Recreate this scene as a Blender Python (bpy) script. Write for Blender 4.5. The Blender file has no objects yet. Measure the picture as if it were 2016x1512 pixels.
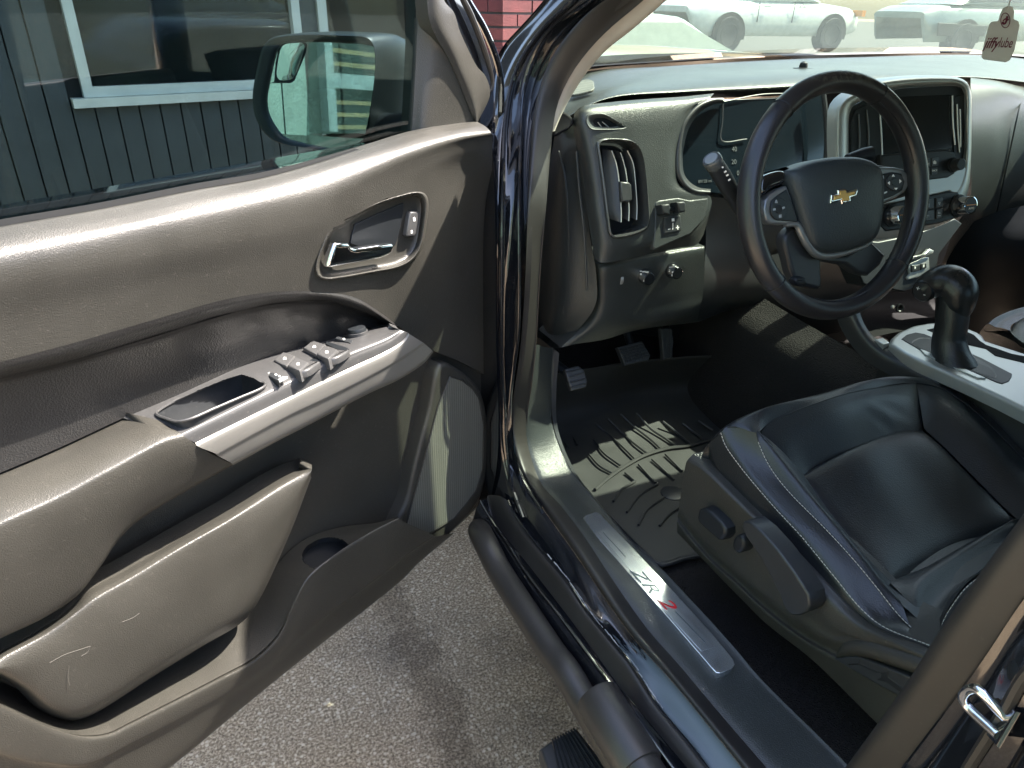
import bpy, bmesh, math, random
import numpy as np
from mathutils import Vector, Matrix
random.seed(7)
sc = bpy.context.scene
COL = sc.collection

# ------------------------------------------------------------------ camera
FOC = 1422.0                      # focal length in pixels of a 2016 px wide picture
CX, CY = 1008.0, 756.0
CAM = np.array([0.0, 0.0, 1.62])
M = np.array([[0.905, -0.184, 0.383], [-0.425, -0.429, 0.797], [0.017, -0.884, -0.467]])
u_, s_, v_ = np.linalg.svd(M); M = u_ @ v_
cd = bpy.data.cameras.new('camera'); cam = bpy.data.objects.new('camera', cd); COL.objects.link(cam)
cd.sensor_fit = 'HORIZONTAL'; cd.sensor_width = 36.0; cd.lens = FOC/2016*36.0
cd.clip_start = 0.02; cd.clip_end = 500
R = Matrix(((M[0,0], -M[0,1], -M[0,2]), (M[1,0], -M[1,1], -M[1,2]), (M[2,0], -M[2,1], -M[2,2]))).to_4x4()
cam.matrix_world = Matrix.Translation(CAM) @ R
sc.camera = cam

# ------------------------------------------------------------------ world, sun, exposure
SUN = Vector((0.560, -0.10, 0.822)).normalized()
w = bpy.data.worlds.new('World'); sc.world = w; w.use_nodes = True
nt = w.node_tree; nt.nodes.clear()
wo = nt.nodes.new('ShaderNodeOutputWorld'); bg = nt.nodes.new('ShaderNodeBackground'); sk = nt.nodes.new('ShaderNodeTexSky')
sk.sky_type = 'NISHITA'; sk.sun_disc = False
sk.sun_elevation = math.asin(SUN.z); sk.sun_rotation = math.atan2(SUN.x, SUN.y)
sk.air_density = 1.0; sk.dust_density = 2.5; sk.ozone_density = 0.6
bg.inputs['Strength'].default_value = 0.13
nt.links.new(sk.outputs[0], bg.inputs[0]); nt.links.new(bg.outputs[0], wo.inputs[0])
sl = bpy.data.lights.new('sun', 'SUN'); sl.energy = 4.2; sl.angle = math.radians(0.6); sl.color = (1.0, 0.95, 0.87)
so = bpy.data.objects.new('sun', sl); COL.objects.link(so); so.rotation_euler = SUN.to_track_quat('Z', 'Y').to_euler()
so.location = (3, 0, 6)
sc.view_settings.view_transform = 'Standard'; sc.view_settings.look = 'None'
sc.view_settings.exposure = 2.78; sc.view_settings.gamma = 1.0
sc.view_settings.use_curve_mapping = False
sc.view_settings.use_white_balance = True; sc.view_settings.white_balance_temperature = 6700; sc.view_settings.white_balance_tint = 12
sc.cycles.max_bounces = 10; sc.cycles.transparent_max_bounces = 16
sc.cycles.use_denoising = True
sc.cycles.sample_clamp_indirect = 8.0

# ------------------------------------------------------------------ sight lines and planes
def ray(p):
    v = M @ np.array([p[0]-CX, p[1]-CY, FOC]); return v
def proj(P):
    v = M.T @ (np.asarray(P, float)-CAM); return CX+FOC*v[0]/v[2], CY+FOC*v[1]/v[2]
def onx(px, py, x): r = ray((px, py)); return CAM + r*(x-CAM[0])/r[0]
def ony(px, py, y): r = ray((px, py)); return CAM + r*(y-CAM[1])/r[1]
def onz(px, py, z): r = ray((px, py)); return CAM + r*(z-CAM[2])/r[2]
class Plane:
    """A real plane in the place; p(px, py, c) is the point of it (raised by c along its normal) seen at that pixel of the photograph."""
    def __init__(s, o, n):
        s.o = np.array(o, float); s.n = np.array(n, float)/np.linalg.norm(n)
    def __call__(s, px, py, c=0.0):
        r = ray((px, py)); t = (s.n @ (s.o-CAM) + c)/(s.n @ r); return CAM + r*t
    def pts(s, L, c=0.0):
        return [s(q[0], q[1], q[2] if len(q) > 2 else c) for q in L]
def zm(L, f, ox, oy):
    return [(q[0]/f+ox, q[1]/f+oy)+tuple(q[2:]) for q in L]

# ------------------------------------------------------------------ geometry helpers
def arr(pts): return np.array([np.asarray(p, float) for p in pts])
def crsample(P, n, closed=False):
    P = arr(P); m = len(P)
    if m == 2 and not closed:
        t = np.linspace(0, 1, n)[:, None]; return P[0]*(1-t)+P[1]*t
    if closed: Q = np.vstack([P[-1], P, P[0], P[1]]); segs = m
    else: Q = np.vstack([2*P[0]-P[1], P, 2*P[-1]-P[-2]]); segs = m-1
    out = []
    K = 14
    for i in range(segs):
        p0, p1, p2, p3 = Q[i], Q[i+1], Q[i+2], Q[i+3]
        d1 = np.sqrt(np.linalg.norm(p1-p0))+1e-9; d2 = np.sqrt(np.linalg.norm(p2-p1))+1e-9; d3 = np.sqrt(np.linalg.norm(p3-p2))+1e-9
        m1 = ((p1-p0)/d1-(p2-p0)/(d1+d2)+(p2-p1)/d2)*d2; m2 = ((p2-p1)/d2-(p3-p1)/(d2+d3)+(p3-p2)/d3)*d2
        for k in range(K):
            t = k/K; out.append((2*t**3-3*t**2+1)*p1+(t**3-2*t**2+t)*m1+(-2*t**3+3*t**2)*p2+(t**3-t**2)*m2)
    out.append(P[0] if closed else P[-1]); out = np.array(out)
    L = np.concatenate([[0], np.cumsum(np.linalg.norm(np.diff(out, axis=0), axis=1))])
    tt = np.linspace(0, L[-1], n+1)[:-1] if closed else np.linspace(0, L[-1], n)
    return np.stack([np.interp(tt, L, out[:, k]) for k in range(out.shape[1])], 1)
def inpoly(x, y, poly):
    r = False; j = len(poly)-1
    for i in range(len(poly)):
        xi, yi = poly[i][:2]; xj, yj = poly[j][:2]
        if (yi > y) != (yj > y) and x < (xj-xi)*(y-yi)/(yj-yi)+xi: r = not r
        j = i
    return r

ROOTLOC = {}
def link(name, me, mat, parent=None):
    o = bpy.data.objects.new(name, me); COL.objects.link(o)
    if mat is not None: me.materials.append(mat)
    if parent is not None:
        o.parent = parent; o.matrix_parent_inverse = Matrix.Translation(-Vector(ROOTLOC.get(parent.name, (0, 0, 0))))
    return o
def mk(name, V, F, mat, parent=None, smooth=True, ang=40):
    me = bpy.data.meshes.new(name); me.from_pydata([tuple(v) for v in V], [], [tuple(f) for f in F])
    bm = bmesh.new(); bm.from_mesh(me); bmesh.ops.recalc_face_normals(bm, faces=bm.faces[:]); bm.to_mesh(me); bm.free()
    if smooth:
        me.shade_smooth()
        if ang: me.set_sharp_from_angle(angle=math.radians(ang))
    return link(name, me, mat, parent)
def thing(name, label, cat, loc, group=None):
    o = bpy.data.objects.new(name, None); COL.objects.link(o); o.location = loc; ROOTLOC[o.name] = tuple(loc)
    o['label'] = label; o['category'] = cat
    if group: o['group'] = group
    return o
def tag(o, label, cat, group=None, kind=None):
    if label: o['label'] = label
    if cat: o['category'] = cat
    if group: o['group'] = group
    if kind: o['kind'] = kind
    return o

class G:
    """collects shapes into one mesh"""
    def __init__(s): s.V = []; s.F = []
    def add(s, V, F):
        b = len(s.V); s.V += [tuple(map(float, v)) for v in V]; s.F += [tuple(i+b for i in f) for f in F]; return s
    def box(s, c, h, ax=None):
        ax = np.eye(3) if ax is None else arr(ax)
        c = np.asarray(c, float)
        V = [c+sx*h[0]*ax[0]+sy*h[1]*ax[1]+sz*h[2]*ax[2] for sx in (-1, 1) for sy in (-1, 1) for sz in (-1, 1)]
        return s.add(V, [(0,1,3,2),(4,6,7,5),(0,4,5,1),(2,3,7,6),(0,2,6,4),(1,5,7,3)])
    def grid(s, P, closed_u=False, holes=None, closed_v=False):
        nv, nu = P.shape[:2]; F = []
        for j in range(nv if closed_v else nv-1):
            for i in range(nu if closed_u else nu-1):
                f = (j*nu+i, j*nu+(i+1) % nu, ((j+1) % nv)*nu+(i+1) % nu, ((j+1) % nv)*nu+i)
                if holes:
                    c = (P[j, i]+P[j, (i+1) % nu]+P[(j+1) % nv, i]+P[(j+1) % nv, (i+1) % nu])/4
                    x, y = proj(c)
                    if any(inpoly(x, y, h) for h in holes): continue
                F.append(f)
        return s.add(P.reshape(-1, 3), F)
    def loft(s, curves, nu=24, nv=4, closed=False, holes=None, lin=False, skirt=None, vclosed=False):
        C = [crsample(c, nu, closed) for c in curves]
        n = len(C); A = np.array(C)
        if lin or n == 2:
            rows = []
            for j in range(n-1):
                for k in range(nv): t = k/nv; rows.append(A[j]*(1-t)+A[j+1]*t)
            rows.append(A[-1]); P = np.array(rows)
        else:
            P = np.zeros(((n-1)*nv+1, nu, 3))
            for i in range(nu): P[:, i] = catrow(A[:, i], nv)
        s.grid(P, closed, holes)
        if skirt is not None:
            k = np.asarray(skirt, float)
            nV, nU = P.shape[:2]
            if closed:
                s.grid(np.array([P[0], P[0]+k]), True); s.grid(np.array([P[-1], P[-1]+k]), True)
            else:
                ring = np.vstack([P[0], P[1:, -1], P[-1, ::-1][1:], P[::-1, 0][1:-1]])
                s.grid(np.array([ring, ring+k]), True)
        return s
    def slab(s, pts, n, depth, bev=0.002, smooth=0, segs=3):
        """solid plate: outline pts (front face), n points to the viewer, depth goes back"""
        n = np.asarray(n, float); n = n/np.linalg.norm(n)
        P = crsample(pts, smooth, True) if smooth else arr(pts)
        m = len(P); c = P.mean(0)
        a = P[1]-P[0]; e1 = np.cross(n, [0.31, 0.22, 0.92]); e1 /= np.linalg.norm(e1); e2 = np.cross(n, e1)
        q = np.stack([(P-c) @ e1, (P-c) @ e2], 1)
        area = 0.5*np.sum(q[:, 0]*np.roll(q[:, 1], -1)-np.roll(q[:, 0], -1)*q[:, 1])
        if area < 0: P = P[::-1]; q = q[::-1]
        d = np.roll(q, -1, 0)-q; d /= (np.linalg.norm(d, axis=1)[:, None]+1e-12)
        nn = np.stack([-d[:, 1], d[:, 0]], 1)
        vn = nn+np.roll(nn, 1, 0); L2 = (vn**2).sum(1)[:, None]; vn = vn*2/np.maximum(L2, 1.0)
        rings = [P-n*depth]
        for k in range(segs+1):
            t = k/segs*math.pi/2
            ins = bev*(1-math.cos(t)); up = bev*math.sin(t)
            rr = q+vn*ins
            rings.append(c+rr[:, :1]*e1+rr[:, 1:]*e2+((P-c) @ n)[:, None]*n-n*(bev-up))
        rr = q+vn*bev*1.25; rings.append(c+rr[:, :1]*e1+rr[:, 1:]*e2+((P-c) @ n)[:, None]*n)
        b = len(s.V); V = np.vstack(rings); F = []
        for j in range(len(rings)-1):
            for i in range(m): F.append((j*m+i, j*m+(i+1) % m, (j+1)*m+(i+1) % m, (j+1)*m+i))
        F.append(tuple((len(rings)-1)*m+i for i in range(m))); F.append(tuple(range(m-1, -1, -1)))
        return s.add(V, F)
    def tube(s, pts, r, n=10, closed=False, sm=0, flat=None):
        P = crsample(pts, sm, closed) if sm else arr(pts)
        m = len(P); rr = np.full(m, r) if np.isscalar(r) else np.interp(np.linspace(0, 1, m), np.linspace(0, 1, len(r)), r)
        T = np.gradient(P, axis=0) if not closed else np.roll(P, -1, 0)-np.roll(P, 1, 0)
        T /= np.linalg.norm(T, axis=1)[:, None]+1e-12
        up = np.array([0.13, 0.21, 0.97]) if flat is None else np.asarray(flat, float)
        rows = []
        a = np.cross(T[0], up); a /= np.linalg.norm(a)+1e-12
        for i in range(m):
            a = a-T[i]*(a @ T[i]); a /= np.linalg.norm(a)+1e-12; b = np.cross(T[i], a)
            rows.append([P[i]+rr[i]*(math.cos(2*math.pi*k/n)*a+math.sin(2*math.pi*k/n)*b) for k in range(n)])
        A = np.array(rows); base = len(s.V)
        s.grid(A, True, None, closed)
        if not closed:
            s.F.append(tuple(base+k for k in range(n))); s.F.append(tuple(base+(m-1)*n+k for k in range(n-1, -1, -1)))
        return s
    def lathe(s, o, ax, prof, n=32, cap=True):
        """prof: (radius, height along ax)"""
        ax = np.asarray(ax, float)/np.linalg.norm(ax); o = np.asarray(o, float)
        a = np.cross(ax, [0.2, 0.97, 0.13]); a /= np.linalg.norm(a); b = np.cross(ax, a)
        A = np.array([[o+ax*h+r*(math.cos(2*math.pi*k/n)*a+math.sin(2*math.pi*k/n)*b) for k in range(n)] for r, h in prof])
        base = len(s.V); s.grid(A, True)
        if cap:
            s.F.append(tuple(base+k for k in range(n))); s.F.append(tuple(base+(len(prof)-1)*n+k for k in range(n)))
        return s
    def out(s, name, mat, parent=None, smooth=True, ang=40): return mk(name, s.V, s.F, mat, parent, smooth, ang)
def catrow(A, nv):
    n = len(A); Q = np.vstack([2*A[0]-A[1], A, 2*A[-1]-A[-2]]); out = []
    for j in range(n-1):
        p0, p1, p2, p3 = Q[j], Q[j+1], Q[j+2], Q[j+3]
        for k in range(nv):
            t = k/nv
            out.append(0.5*((2*p1)+(-p0+p2)*t+(2*p0-5*p1+4*p2-p3)*t*t+(-p0+3*p1-3*p2+p3)*t**3))
    out.append(A[-1]); return np.array(out)
def shrink(pts, k):
    P = arr(pts); c = P.mean(0); return c+(P-c)*k
def text(name, s, size, o, right, up, mat, parent, ext=0.0003, align='CENTER', shear=0.0, sx=1.0):
    cu = bpy.data.curves.new(name, 'FONT'); cu.body = s; cu.size = 1.0; cu.align_x = align; cu.align_y = 'CENTER'; cu.shear = shear
    cu.extrude = ext/size; cu.resolution_u = 3
    tmp = bpy.data.objects.new('tmp', cu); me = bpy.data.meshes.new_from_object(tmp); bpy.data.objects.remove(tmp); bpy.data.curves.remove(cu)
    me.name = name
    if parent is not None and parent.name.startswith('dashboard'): size = size*KD
    r = Vector(right).normalized(); u = Vector(up).normalized(); n = r.cross(u).normalized(); u = n.cross(r)
    mw = Matrix(((r.x*size*sx, u.x*size, n.x*size, o[0]), (r.y*size*sx, u.y*size, n.y*size, o[1]), (r.z*size*sx, u.z*size, n.z*size, o[2]), (0, 0, 0, 1)))
    me.transform(mw); return link(name, me, mat, parent)

# ------------------------------------------------------------------ materials
def nodes(name):
    m = bpy.data.materials.new(name); m.use_nodes = True; t = m.node_tree; b = t.nodes['Principled BSDF']
    return m, t, b
def noise(t, scale, detail=4, rough=0.55, co=None):
    n = t.nodes.new('ShaderNodeTexNoise'); n.inputs['Scale'].default_value = scale; n.inputs['Detail'].default_value = detail; n.inputs['Roughness'].default_value = rough
    if co is not None: t.links.new(co, n.inputs['Vector'])
    return n
def ramp(t, src, stops):
    r = t.nodes.new('ShaderNodeValToRGB'); e = r.color_ramp.elements
    while len(e) < len(stops): e.new(0.5)
    for i, (p, c) in enumerate(stops): e[i].position = p; e[i].color = (*c, 1) if len(c) == 3 else c
    t.links.new(src, r.inputs[0]); return r
def bump(t, b, hs, strength, dist=0.001):
    prev = None
    for h, k in hs:
        n = t.nodes.new('ShaderNodeBump'); n.inputs['Strength'].default_value = k*strength; n.inputs['Distance'].default_value = dist
        t.links.new(h, n.inputs['Height'])
        if prev is not None: t.links.new(prev.outputs[0], n.inputs['Normal'])
        prev = n
    t.links.new(prev.outputs[0], b.inputs['Normal'])
def plain(name, col, rough=0.5, metal=0.0, coat=0.0, spec=0.5, var=0.12, grain=0.0, gscale=500, dirt=0.0, gdist=0.0012, dirtcol=(0.35, 0.32, 0.28)):
    m, t, b = nodes(name)
    b.inputs['Roughness'].default_value = rough; b.inputs['Metallic'].default_value = metal
    b.inputs['Coat Weight'].default_value = coat; b.inputs['Coat Roughness'].default_value = 0.03; b.inputs['Specular IOR Level'].default_value = spec
    co = t.nodes.new('ShaderNodeTexCoord').outputs['Object']
    n = noise(t, 9, 5, 0.6, co)
    r = ramp(t, n.outputs[0], [(0.3, tuple(c*(1-var) for c in col)), (0.7, tuple(min(1, c*(1+var)) for c in col))])
    colo = r.outputs[0]
    if dirt > 0:
        d = noise(t, 160, 3, 0.7, co); rr = ramp(t, d.outputs[0], [(0.62, (0, 0, 0)), (0.80, (dirt,)*3)])
        d2 = noise(t, 4, 3, 0.6, co); mu = t.nodes.new('ShaderNodeMath'); mu.operation = 'MULTIPLY'
        t.links.new(rr.outputs[0], mu.inputs[0]); t.links.new(d2.outputs[0], mu.inputs[1])
        mx = t.nodes.new('ShaderNodeMix'); mx.data_type = 'RGBA'; mx.inputs['B'].default_value = (*dirtcol, 1)
        t.links.new(mu.outputs[0], mx.inputs['Factor']); t.links.new(colo, mx.inputs['A']); colo = mx.outputs['Result']
    t.links.new(colo, b.inputs['Base Color'])
    rv = t.nodes.new('ShaderNodeMapRange'); rv.inputs['To Min'].default_value = max(0.02, rough*0.8); rv.inputs['To Max'].default_value = min(1, rough*1.2)
    t.links.new(n.outputs[0], rv.inputs['Value']); t.links.new(rv.outputs[0], b.inputs['Roughness'])
    if grain > 0:
        v = t.nodes.new('ShaderNodeTexVoronoi'); v.inputs['Scale'].default_value = gscale; t.links.new(co, v.inputs['Vector'])
        g = noise(t, gscale*0.8, 2, 0.5, co)
        bump(t, b, [(g.outputs[0], 0.8), (v.outputs['Distance'], 0.6)], grain, gdist)
    return m
def glass(name, tint, rough=0.0, haze=0.0, hazecol=(0.75, 0.85, 0.75), spec=1.0):
    """a flat sheet: tinted see-through plus a mirror reflection by angle, a film of dust where asked"""
    m = bpy.data.materials.new(name); m.use_nodes = True; t = m.node_tree; t.nodes.clear()
    o = t.nodes.new('ShaderNodeOutputMaterial'); tr = t.nodes.new('ShaderNodeBsdfTransparent'); gl = t.nodes.new('ShaderNodeBsdfGlossy')
    lw = t.nodes.new('ShaderNodeLayerWeight'); lw.inputs['Blend'].default_value = 0.5; pw = t.nodes.new('ShaderNodeMath'); pw.operation = 'POWER'; pw.inputs[1].default_value = 5.0; t.links.new(lw.outputs['Facing'], pw.inputs[0])
    fr = t.nodes.new('ShaderNodeMath'); fr.operation = 'MULTIPLY_ADD'; fr.inputs[1].default_value = 0.9; fr.inputs[2].default_value = 0.04; t.links.new(pw.outputs[0], fr.inputs[0]); mx = t.nodes.new('ShaderNodeMixShader')
    tr.inputs[0].default_value = (*tint, 1); gl.inputs['Roughness'].default_value = rough
    gl.inputs[0].default_value = (spec, spec, spec, 1)
    src = tr.outputs[0]
    if haze > 0:
        df = t.nodes.new('ShaderNodeBsdfDiffuse'); df.inputs[0].default_value = (*hazecol, 1); tl = t.nodes.new('ShaderNodeBsdfTranslucent'); tl.inputs[0].default_value = (*hazecol, 1)
        dm = t.nodes.new('ShaderNodeMixShader'); t.links.new(df.outputs[0], dm.inputs[1]); t.links.new(tl.outputs[0], dm.inputs[2])
        co = t.nodes.new('ShaderNodeTexCoord').outputs['Object']; n = noise(t, 14, 6, 0.75, co)
        r = ramp(t, n.outputs[0], [(0.3, (haze*0.6,)*3), (0.75, (haze*1.6,)*3)])
        hm = t.nodes.new('ShaderNodeMixShader'); t.links.new(r.outputs[0], hm.inputs[0]); t.links.new(tr.outputs[0], hm.inputs[1]); t.links.new(dm.outputs[0], hm.inputs[2])
        src = hm.outputs[0]
    t.links.new(fr.outputs[0], mx.inputs[0]); t.links.new(src, mx.inputs[1]); t.links.new(gl.outputs[0], mx.inputs[2])
    t.links.new(mx.outputs[0], o.inputs[0]); return m

PLA = plain('door_plastic', (0.034, 0.0325, 0.0278), 0.40, grain=0.6, gscale=620, dirt=0.3, gdist=0.0008)
PLD = plain('dash_plastic', (0.031, 0.035, 0.034), 0.34, grain=0.65, gscale=560, dirt=0.10, gdist=0.0010)
PLS = plain('smooth_dark_plastic', (0.024, 0.026, 0.028), 0.38, grain=0.1, gscale=900, dirt=0.12)
PLB = plain('black_plastic', (0.012, 0.014, 0.016), 0.42, dirt=0.05, spec=.35)
SWP = plain('switch_plate_plastic', (0.045, 0.045, 0.045), 0.36, dirt=0.45, grain=0.15, gscale=900)
LEA = plain('black_leather', (0.013, 0.015, 0.017), 0.37, grain=0.6, gscale=460, var=0.2, dirt=0.02, gdist=0.0008, spec=.6)
LEI = plain('door_leather', (0.015, 0.0145, 0.014), 0.33, grain=0.7, gscale=420, var=0.2, gdist=0.0009)
STI = plain('thread', (0.45, 0.43, 0.38), 0.8)
PNT = plain('black_paint', (0.006, 0.007, 0.009), 0.10, coat=1.0, dirt=0.10)
PNW = plain('worn_black_paint', (0.008, 0.009, 0.011), 0.14, coat=0.9, dirt=0.5)
RUB = plain('rubber', (0.022, 0.020, 0.018), 0.48, dirt=0.12)
TUB = plain('powder_coat', (0.028, 0.026, 0.024), 0.40, grain=0.15, gscale=700, dirt=0.15)
SIL = plain('silver_plastic', (0.42, 0.43, 0.42), 0.34, metal=0.55, var=0.06, dirt=0.08)
SID = plain('grey_silver_plastic', (0.20, 0.195, 0.18), 0.34, metal=0.35, var=0.08, dirt=0.15)
CHR = plain('chrome', (0.80, 0.82, 0.84), 0.07, metal=1.0, var=0.02, dirt=0.06)
ALU = plain('brushed_aluminium', (0.62, 0.66, 0.70), 0.24, metal=0.9, var=0.06, dirt=0.2, dirtcol=(.8, .8, .8))
ALP = plain('polished_aluminium', (0.70, 0.74, 0.78), 0.17, metal=.9, var=0.05, dirt=0.15)
GLD = plain('gold_inlay', (0.62, 0.38, 0.12), 0.35, metal=0.6, var=0.04)
SCR = plain('screen_glass', (0.006, 0.010, 0.014), 0.12, spec=0.6)
WHT = plain('white_print', (0.75, 0.75, 0.72), 0.6)
DIM = plain('dim_print', (0.30, 0.33, 0.34), 0.6)
FNT = plain('faint_print', (0.07, 0.08, 0.085), 0.6)
RED = plain('red_enamel', (0.60, 0.012, 0.02), 0.3, coat=0.5)
TRM = plain('light_grey_trim', (0.46, 0.42, 0.37), 0.85, grain=0.3, gscale=500)
CRP = plain('carpet', (0.028, 0.025, 0.023), 1.0, grain=1.0, gscale=330, gdist=0.006, spec=0.1, dirt=0.25)
MAT = plain('mat_rubber', (0.020, 0.021, 0.021), 0.55, grain=0.25, gscale=600, dirt=0.15)
GSD = glass('tinted_side_glass', (0.47, 0.56, 0.57))
GSW = glass('windshield_glass', (0.50, 0.59, 0.50), haze=0.035, hazecol=(0.8, 0.9, 0.8))
GHO = plain('dark_window_pane', (0.010, 0.012, 0.014), 0.06, spec=0.6)
m_, t_, b_ = nodes('mirror_silver'); b_.inputs['Metallic'].default_value = 1; b_.inputs['Roughness'].default_value = 0.01; b_.inputs['Base Color'].default_value = (0.86, 0.90, 0.88, 1); MIR = m_
GRL = None
def grille_mat():
    m, t, b = nodes('perforated_grille'); b.inputs['Roughness'].default_value = 0.45
    co = t.nodes.new('ShaderNodeTexCoord').outputs['Object']
    mp = t.nodes.new('ShaderNodeMapping'); mp.inputs['Rotation'].default_value = (0, 0, 0.0); mp.inputs['Scale'].default_value = (1, 1, 1); t.links.new(co, mp.inputs[0])
    v = t.nodes.new('ShaderNodeTexVoronoi'); v.inputs['Scale'].default_value = 360; v.inputs['Randomness'].default_value = 0.0; t.links.new(mp.outputs[0], v.inputs['Vector'])
    r = ramp(t, v.outputs['Distance'], [(0.30, (0.006, 0.006, 0.006)), (0.42, (0.13, 0.13, 0.11))])
    t.links.new(r.outputs[0], b.inputs['Base Color'])
    bump(t, b, [(v.outputs['Distance'], 1.0)], 0.6, 0.001); return m
GRL = grille_mat()
def asphalt():
    m, t, b = nodes('asphalt'); b.inputs['Roughness'].default_value = 0.85
    co = t.nodes.new('ShaderNodeTexCoord').outputs['Object']
    n1 = noise(t, 1.3, 6, 0.6, co); n2 = noise(t, 150, 4, 0.7, co)
    v = t.nodes.new('ShaderNodeTexVoronoi'); v.inputs['Scale'].default_value = 95; t.links.new(co, v.inputs['Vector'])
    base = ramp(t, n2.outputs[0], [(0.34, (0.080, 0.058, 0.038)), (0.50, (0.255, 0.195, 0.134)), (0.66, (0.54, 0.44, 0.325))])
    peb = ramp(t, v.outputs['Color'], [(0.0, (0, 0, 0)), (0.66, (0, 0, 0)), (0.76, (1, 1, 1))])
    pd = ramp(t, v.outputs['Distance'], [(0.35, (1, 1, 1)), (0.5, (0, 0, 0))])
    mu = t.nodes.new('ShaderNodeMath'); mu.operation = 'MULTIPLY'; t.links.new(peb.outputs[0], mu.inputs[0]); t.links.new(pd.outputs[0], mu.inputs[1])
    mx = t.nodes.new('ShaderNodeMix'); mx.data_type = 'RGBA'; mx.inputs['B'].default_value = (0.58, 0.49, 0.38, 1)
    mm = t.nodes.new('ShaderNodeMath'); mm.operation = 'MULTIPLY'; mm.inputs[1].default_value = 0.7; t.links.new(mu.outputs[0], mm.inputs[0])
    t.links.new(mm.outputs[0], mx.inputs['Factor']); t.links.new(base.outputs[0], mx.inputs['A'])
    big = ramp(t, n1.outputs[0], [(0.38, (0.62, 0.62, 0.64)), (0.47, (1, 1, 1)), (0.7, (1.08, 1.06, 1.02))])
    m2 = t.nodes.new('ShaderNodeMix'); m2.data_type = 'RGBA'; m2.blend_type = 'MULTIPLY'; m2.inputs['Factor'].default_value = 1.0
    t.links.new(mx.outputs['Result'], m2.inputs['A']); t.links.new(big.outputs[0], m2.inputs['B'])
    sep = t.nodes.new('ShaderNodeSeparateXYZ'); t.links.new(co, sep.inputs[0])
    def mth(op, a_, b_=None):
        n = t.nodes.new('ShaderNodeMath'); n.operation = op
        for i_, v_ in enumerate((a_, b_)):
            if v_ is None: continue
            if isinstance(v_, (int, float)): n.inputs[i_].default_value = v_
            else: t.links.new(v_, n.inputs[i_])
        return n.outputs[0]
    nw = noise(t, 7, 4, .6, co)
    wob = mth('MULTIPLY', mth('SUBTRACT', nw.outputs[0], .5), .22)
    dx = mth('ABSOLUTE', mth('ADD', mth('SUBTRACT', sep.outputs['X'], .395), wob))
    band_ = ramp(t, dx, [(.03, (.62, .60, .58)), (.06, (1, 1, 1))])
    nc = noise(t, 11, 3, .6, co)
    cx_ = mth('ABSOLUTE', mth('ADD', mth('SUBTRACT', sep.outputs['X'], mth('ADD', mth('MULTIPLY', sep.outputs['Y'], -.06), .53)), mth('MULTIPLY', mth('SUBTRACT', nc.outputs[0], .5), .10)))
    crk = ramp(t, cx_, [(.0006, (.55, .55, .55)), (.0022, (1, 1, 1))])
    prev = m2.outputs['Result']
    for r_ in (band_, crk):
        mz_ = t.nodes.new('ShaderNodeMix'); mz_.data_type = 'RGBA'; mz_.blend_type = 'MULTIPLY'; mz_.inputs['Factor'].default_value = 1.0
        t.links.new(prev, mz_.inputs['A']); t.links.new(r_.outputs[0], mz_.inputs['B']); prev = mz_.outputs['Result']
    t.links.new(prev, b.inputs['Base Color'])
    bump(t, b, [(n2.outputs[0], 1.0), (v.outputs['Distance'], 0.5)], 0.8, 0.004); return m
ASP = asphalt()
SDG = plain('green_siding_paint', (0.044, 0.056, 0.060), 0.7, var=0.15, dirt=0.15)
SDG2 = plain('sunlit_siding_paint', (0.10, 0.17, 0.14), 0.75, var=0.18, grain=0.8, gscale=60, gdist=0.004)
TRW = plain('pale_trim_paint', (0.56, 0.60, 0.56), 0.55, var=0.08, dirt=0.25, dirtcol=(0.25, 0.22, 0.15))
BLN = plain('blind_slat', (0.15, 0.15, 0.16), 0.6)
WDS = plain('wood_slat', (0.50, 0.34, 0.16), 0.6, var=0.2)
MOR = plain('mortar', (0.07, 0.065, 0.065), 0.95, grain=0.6, gscale=150)
BRK = [plain('brick_clay', c, 0.85, var=0.22, grain=0.6, gscale=140, gdist=0.002, dirt=0.25) for c in ((0.125, 0.036, 0.036), (0.11, 0.030, 0.033), (0.145, 0.045, 0.043))]
CWH = plain('white_car_paint', (0.50, 0.54, 0.50), 0.2, coat=0.8)
CGR = plain('silver_car_paint', (0.26, 0.31, 0.28), 0.22, coat=0.8, metal=0.2)
CTN = plain('pale_car_paint', (0.36, 0.40, 0.32), 0.25, coat=0.7)
TYR = plain('tyre_rubber', (0.03, 0.03, 0.03), 0.8)
TGW = plain('card', (0.72, 0.72, 0.72), 0.6, var=0.03)
MAR = plain('maroon_print', (0.16, 0.012, 0.05), 0.6)
LAM = plain('amber_lens', (0.7, 0.25, 0.03), 0.3)

# ================================================================== SETTING
def gz(x, y):
    t = min(1, max(0, (y-6.0)/10.0)); return 0.50*t*t*(3-2*t)
g = G(); xs = np.concatenate([np.linspace(-60, -8, 8), np.linspace(-6, 12, 25), np.linspace(15, 90, 9)]); ys = np.concatenate([np.linspace(-60, -6, 8), np.linspace(-4, 20, 40), np.linspace(24, 140, 10)])
g.grid(np.array([[(x, y, gz(x, y)) for x in xs] for y in ys]))
o = g.out('ground', ASP, None, True, 0); o['kind'] = 'structure'

LOT = plain('parking_lot_asphalt', (.085, .085, .075), .9, var=.25, grain=.6, gscale=60)
g = G(); xs2 = np.linspace(-6, 70, 30); ys2 = np.concatenate([np.linspace(5.6, 20, 30), np.linspace(24, 120, 8)])
g.grid(np.array([[(x, y, gz(x, y)+.012) for x in xs2] for y in ys2])); o = g.out('parking_lot', LOT, None, True, 0); o['kind'] = 'structure'

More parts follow.
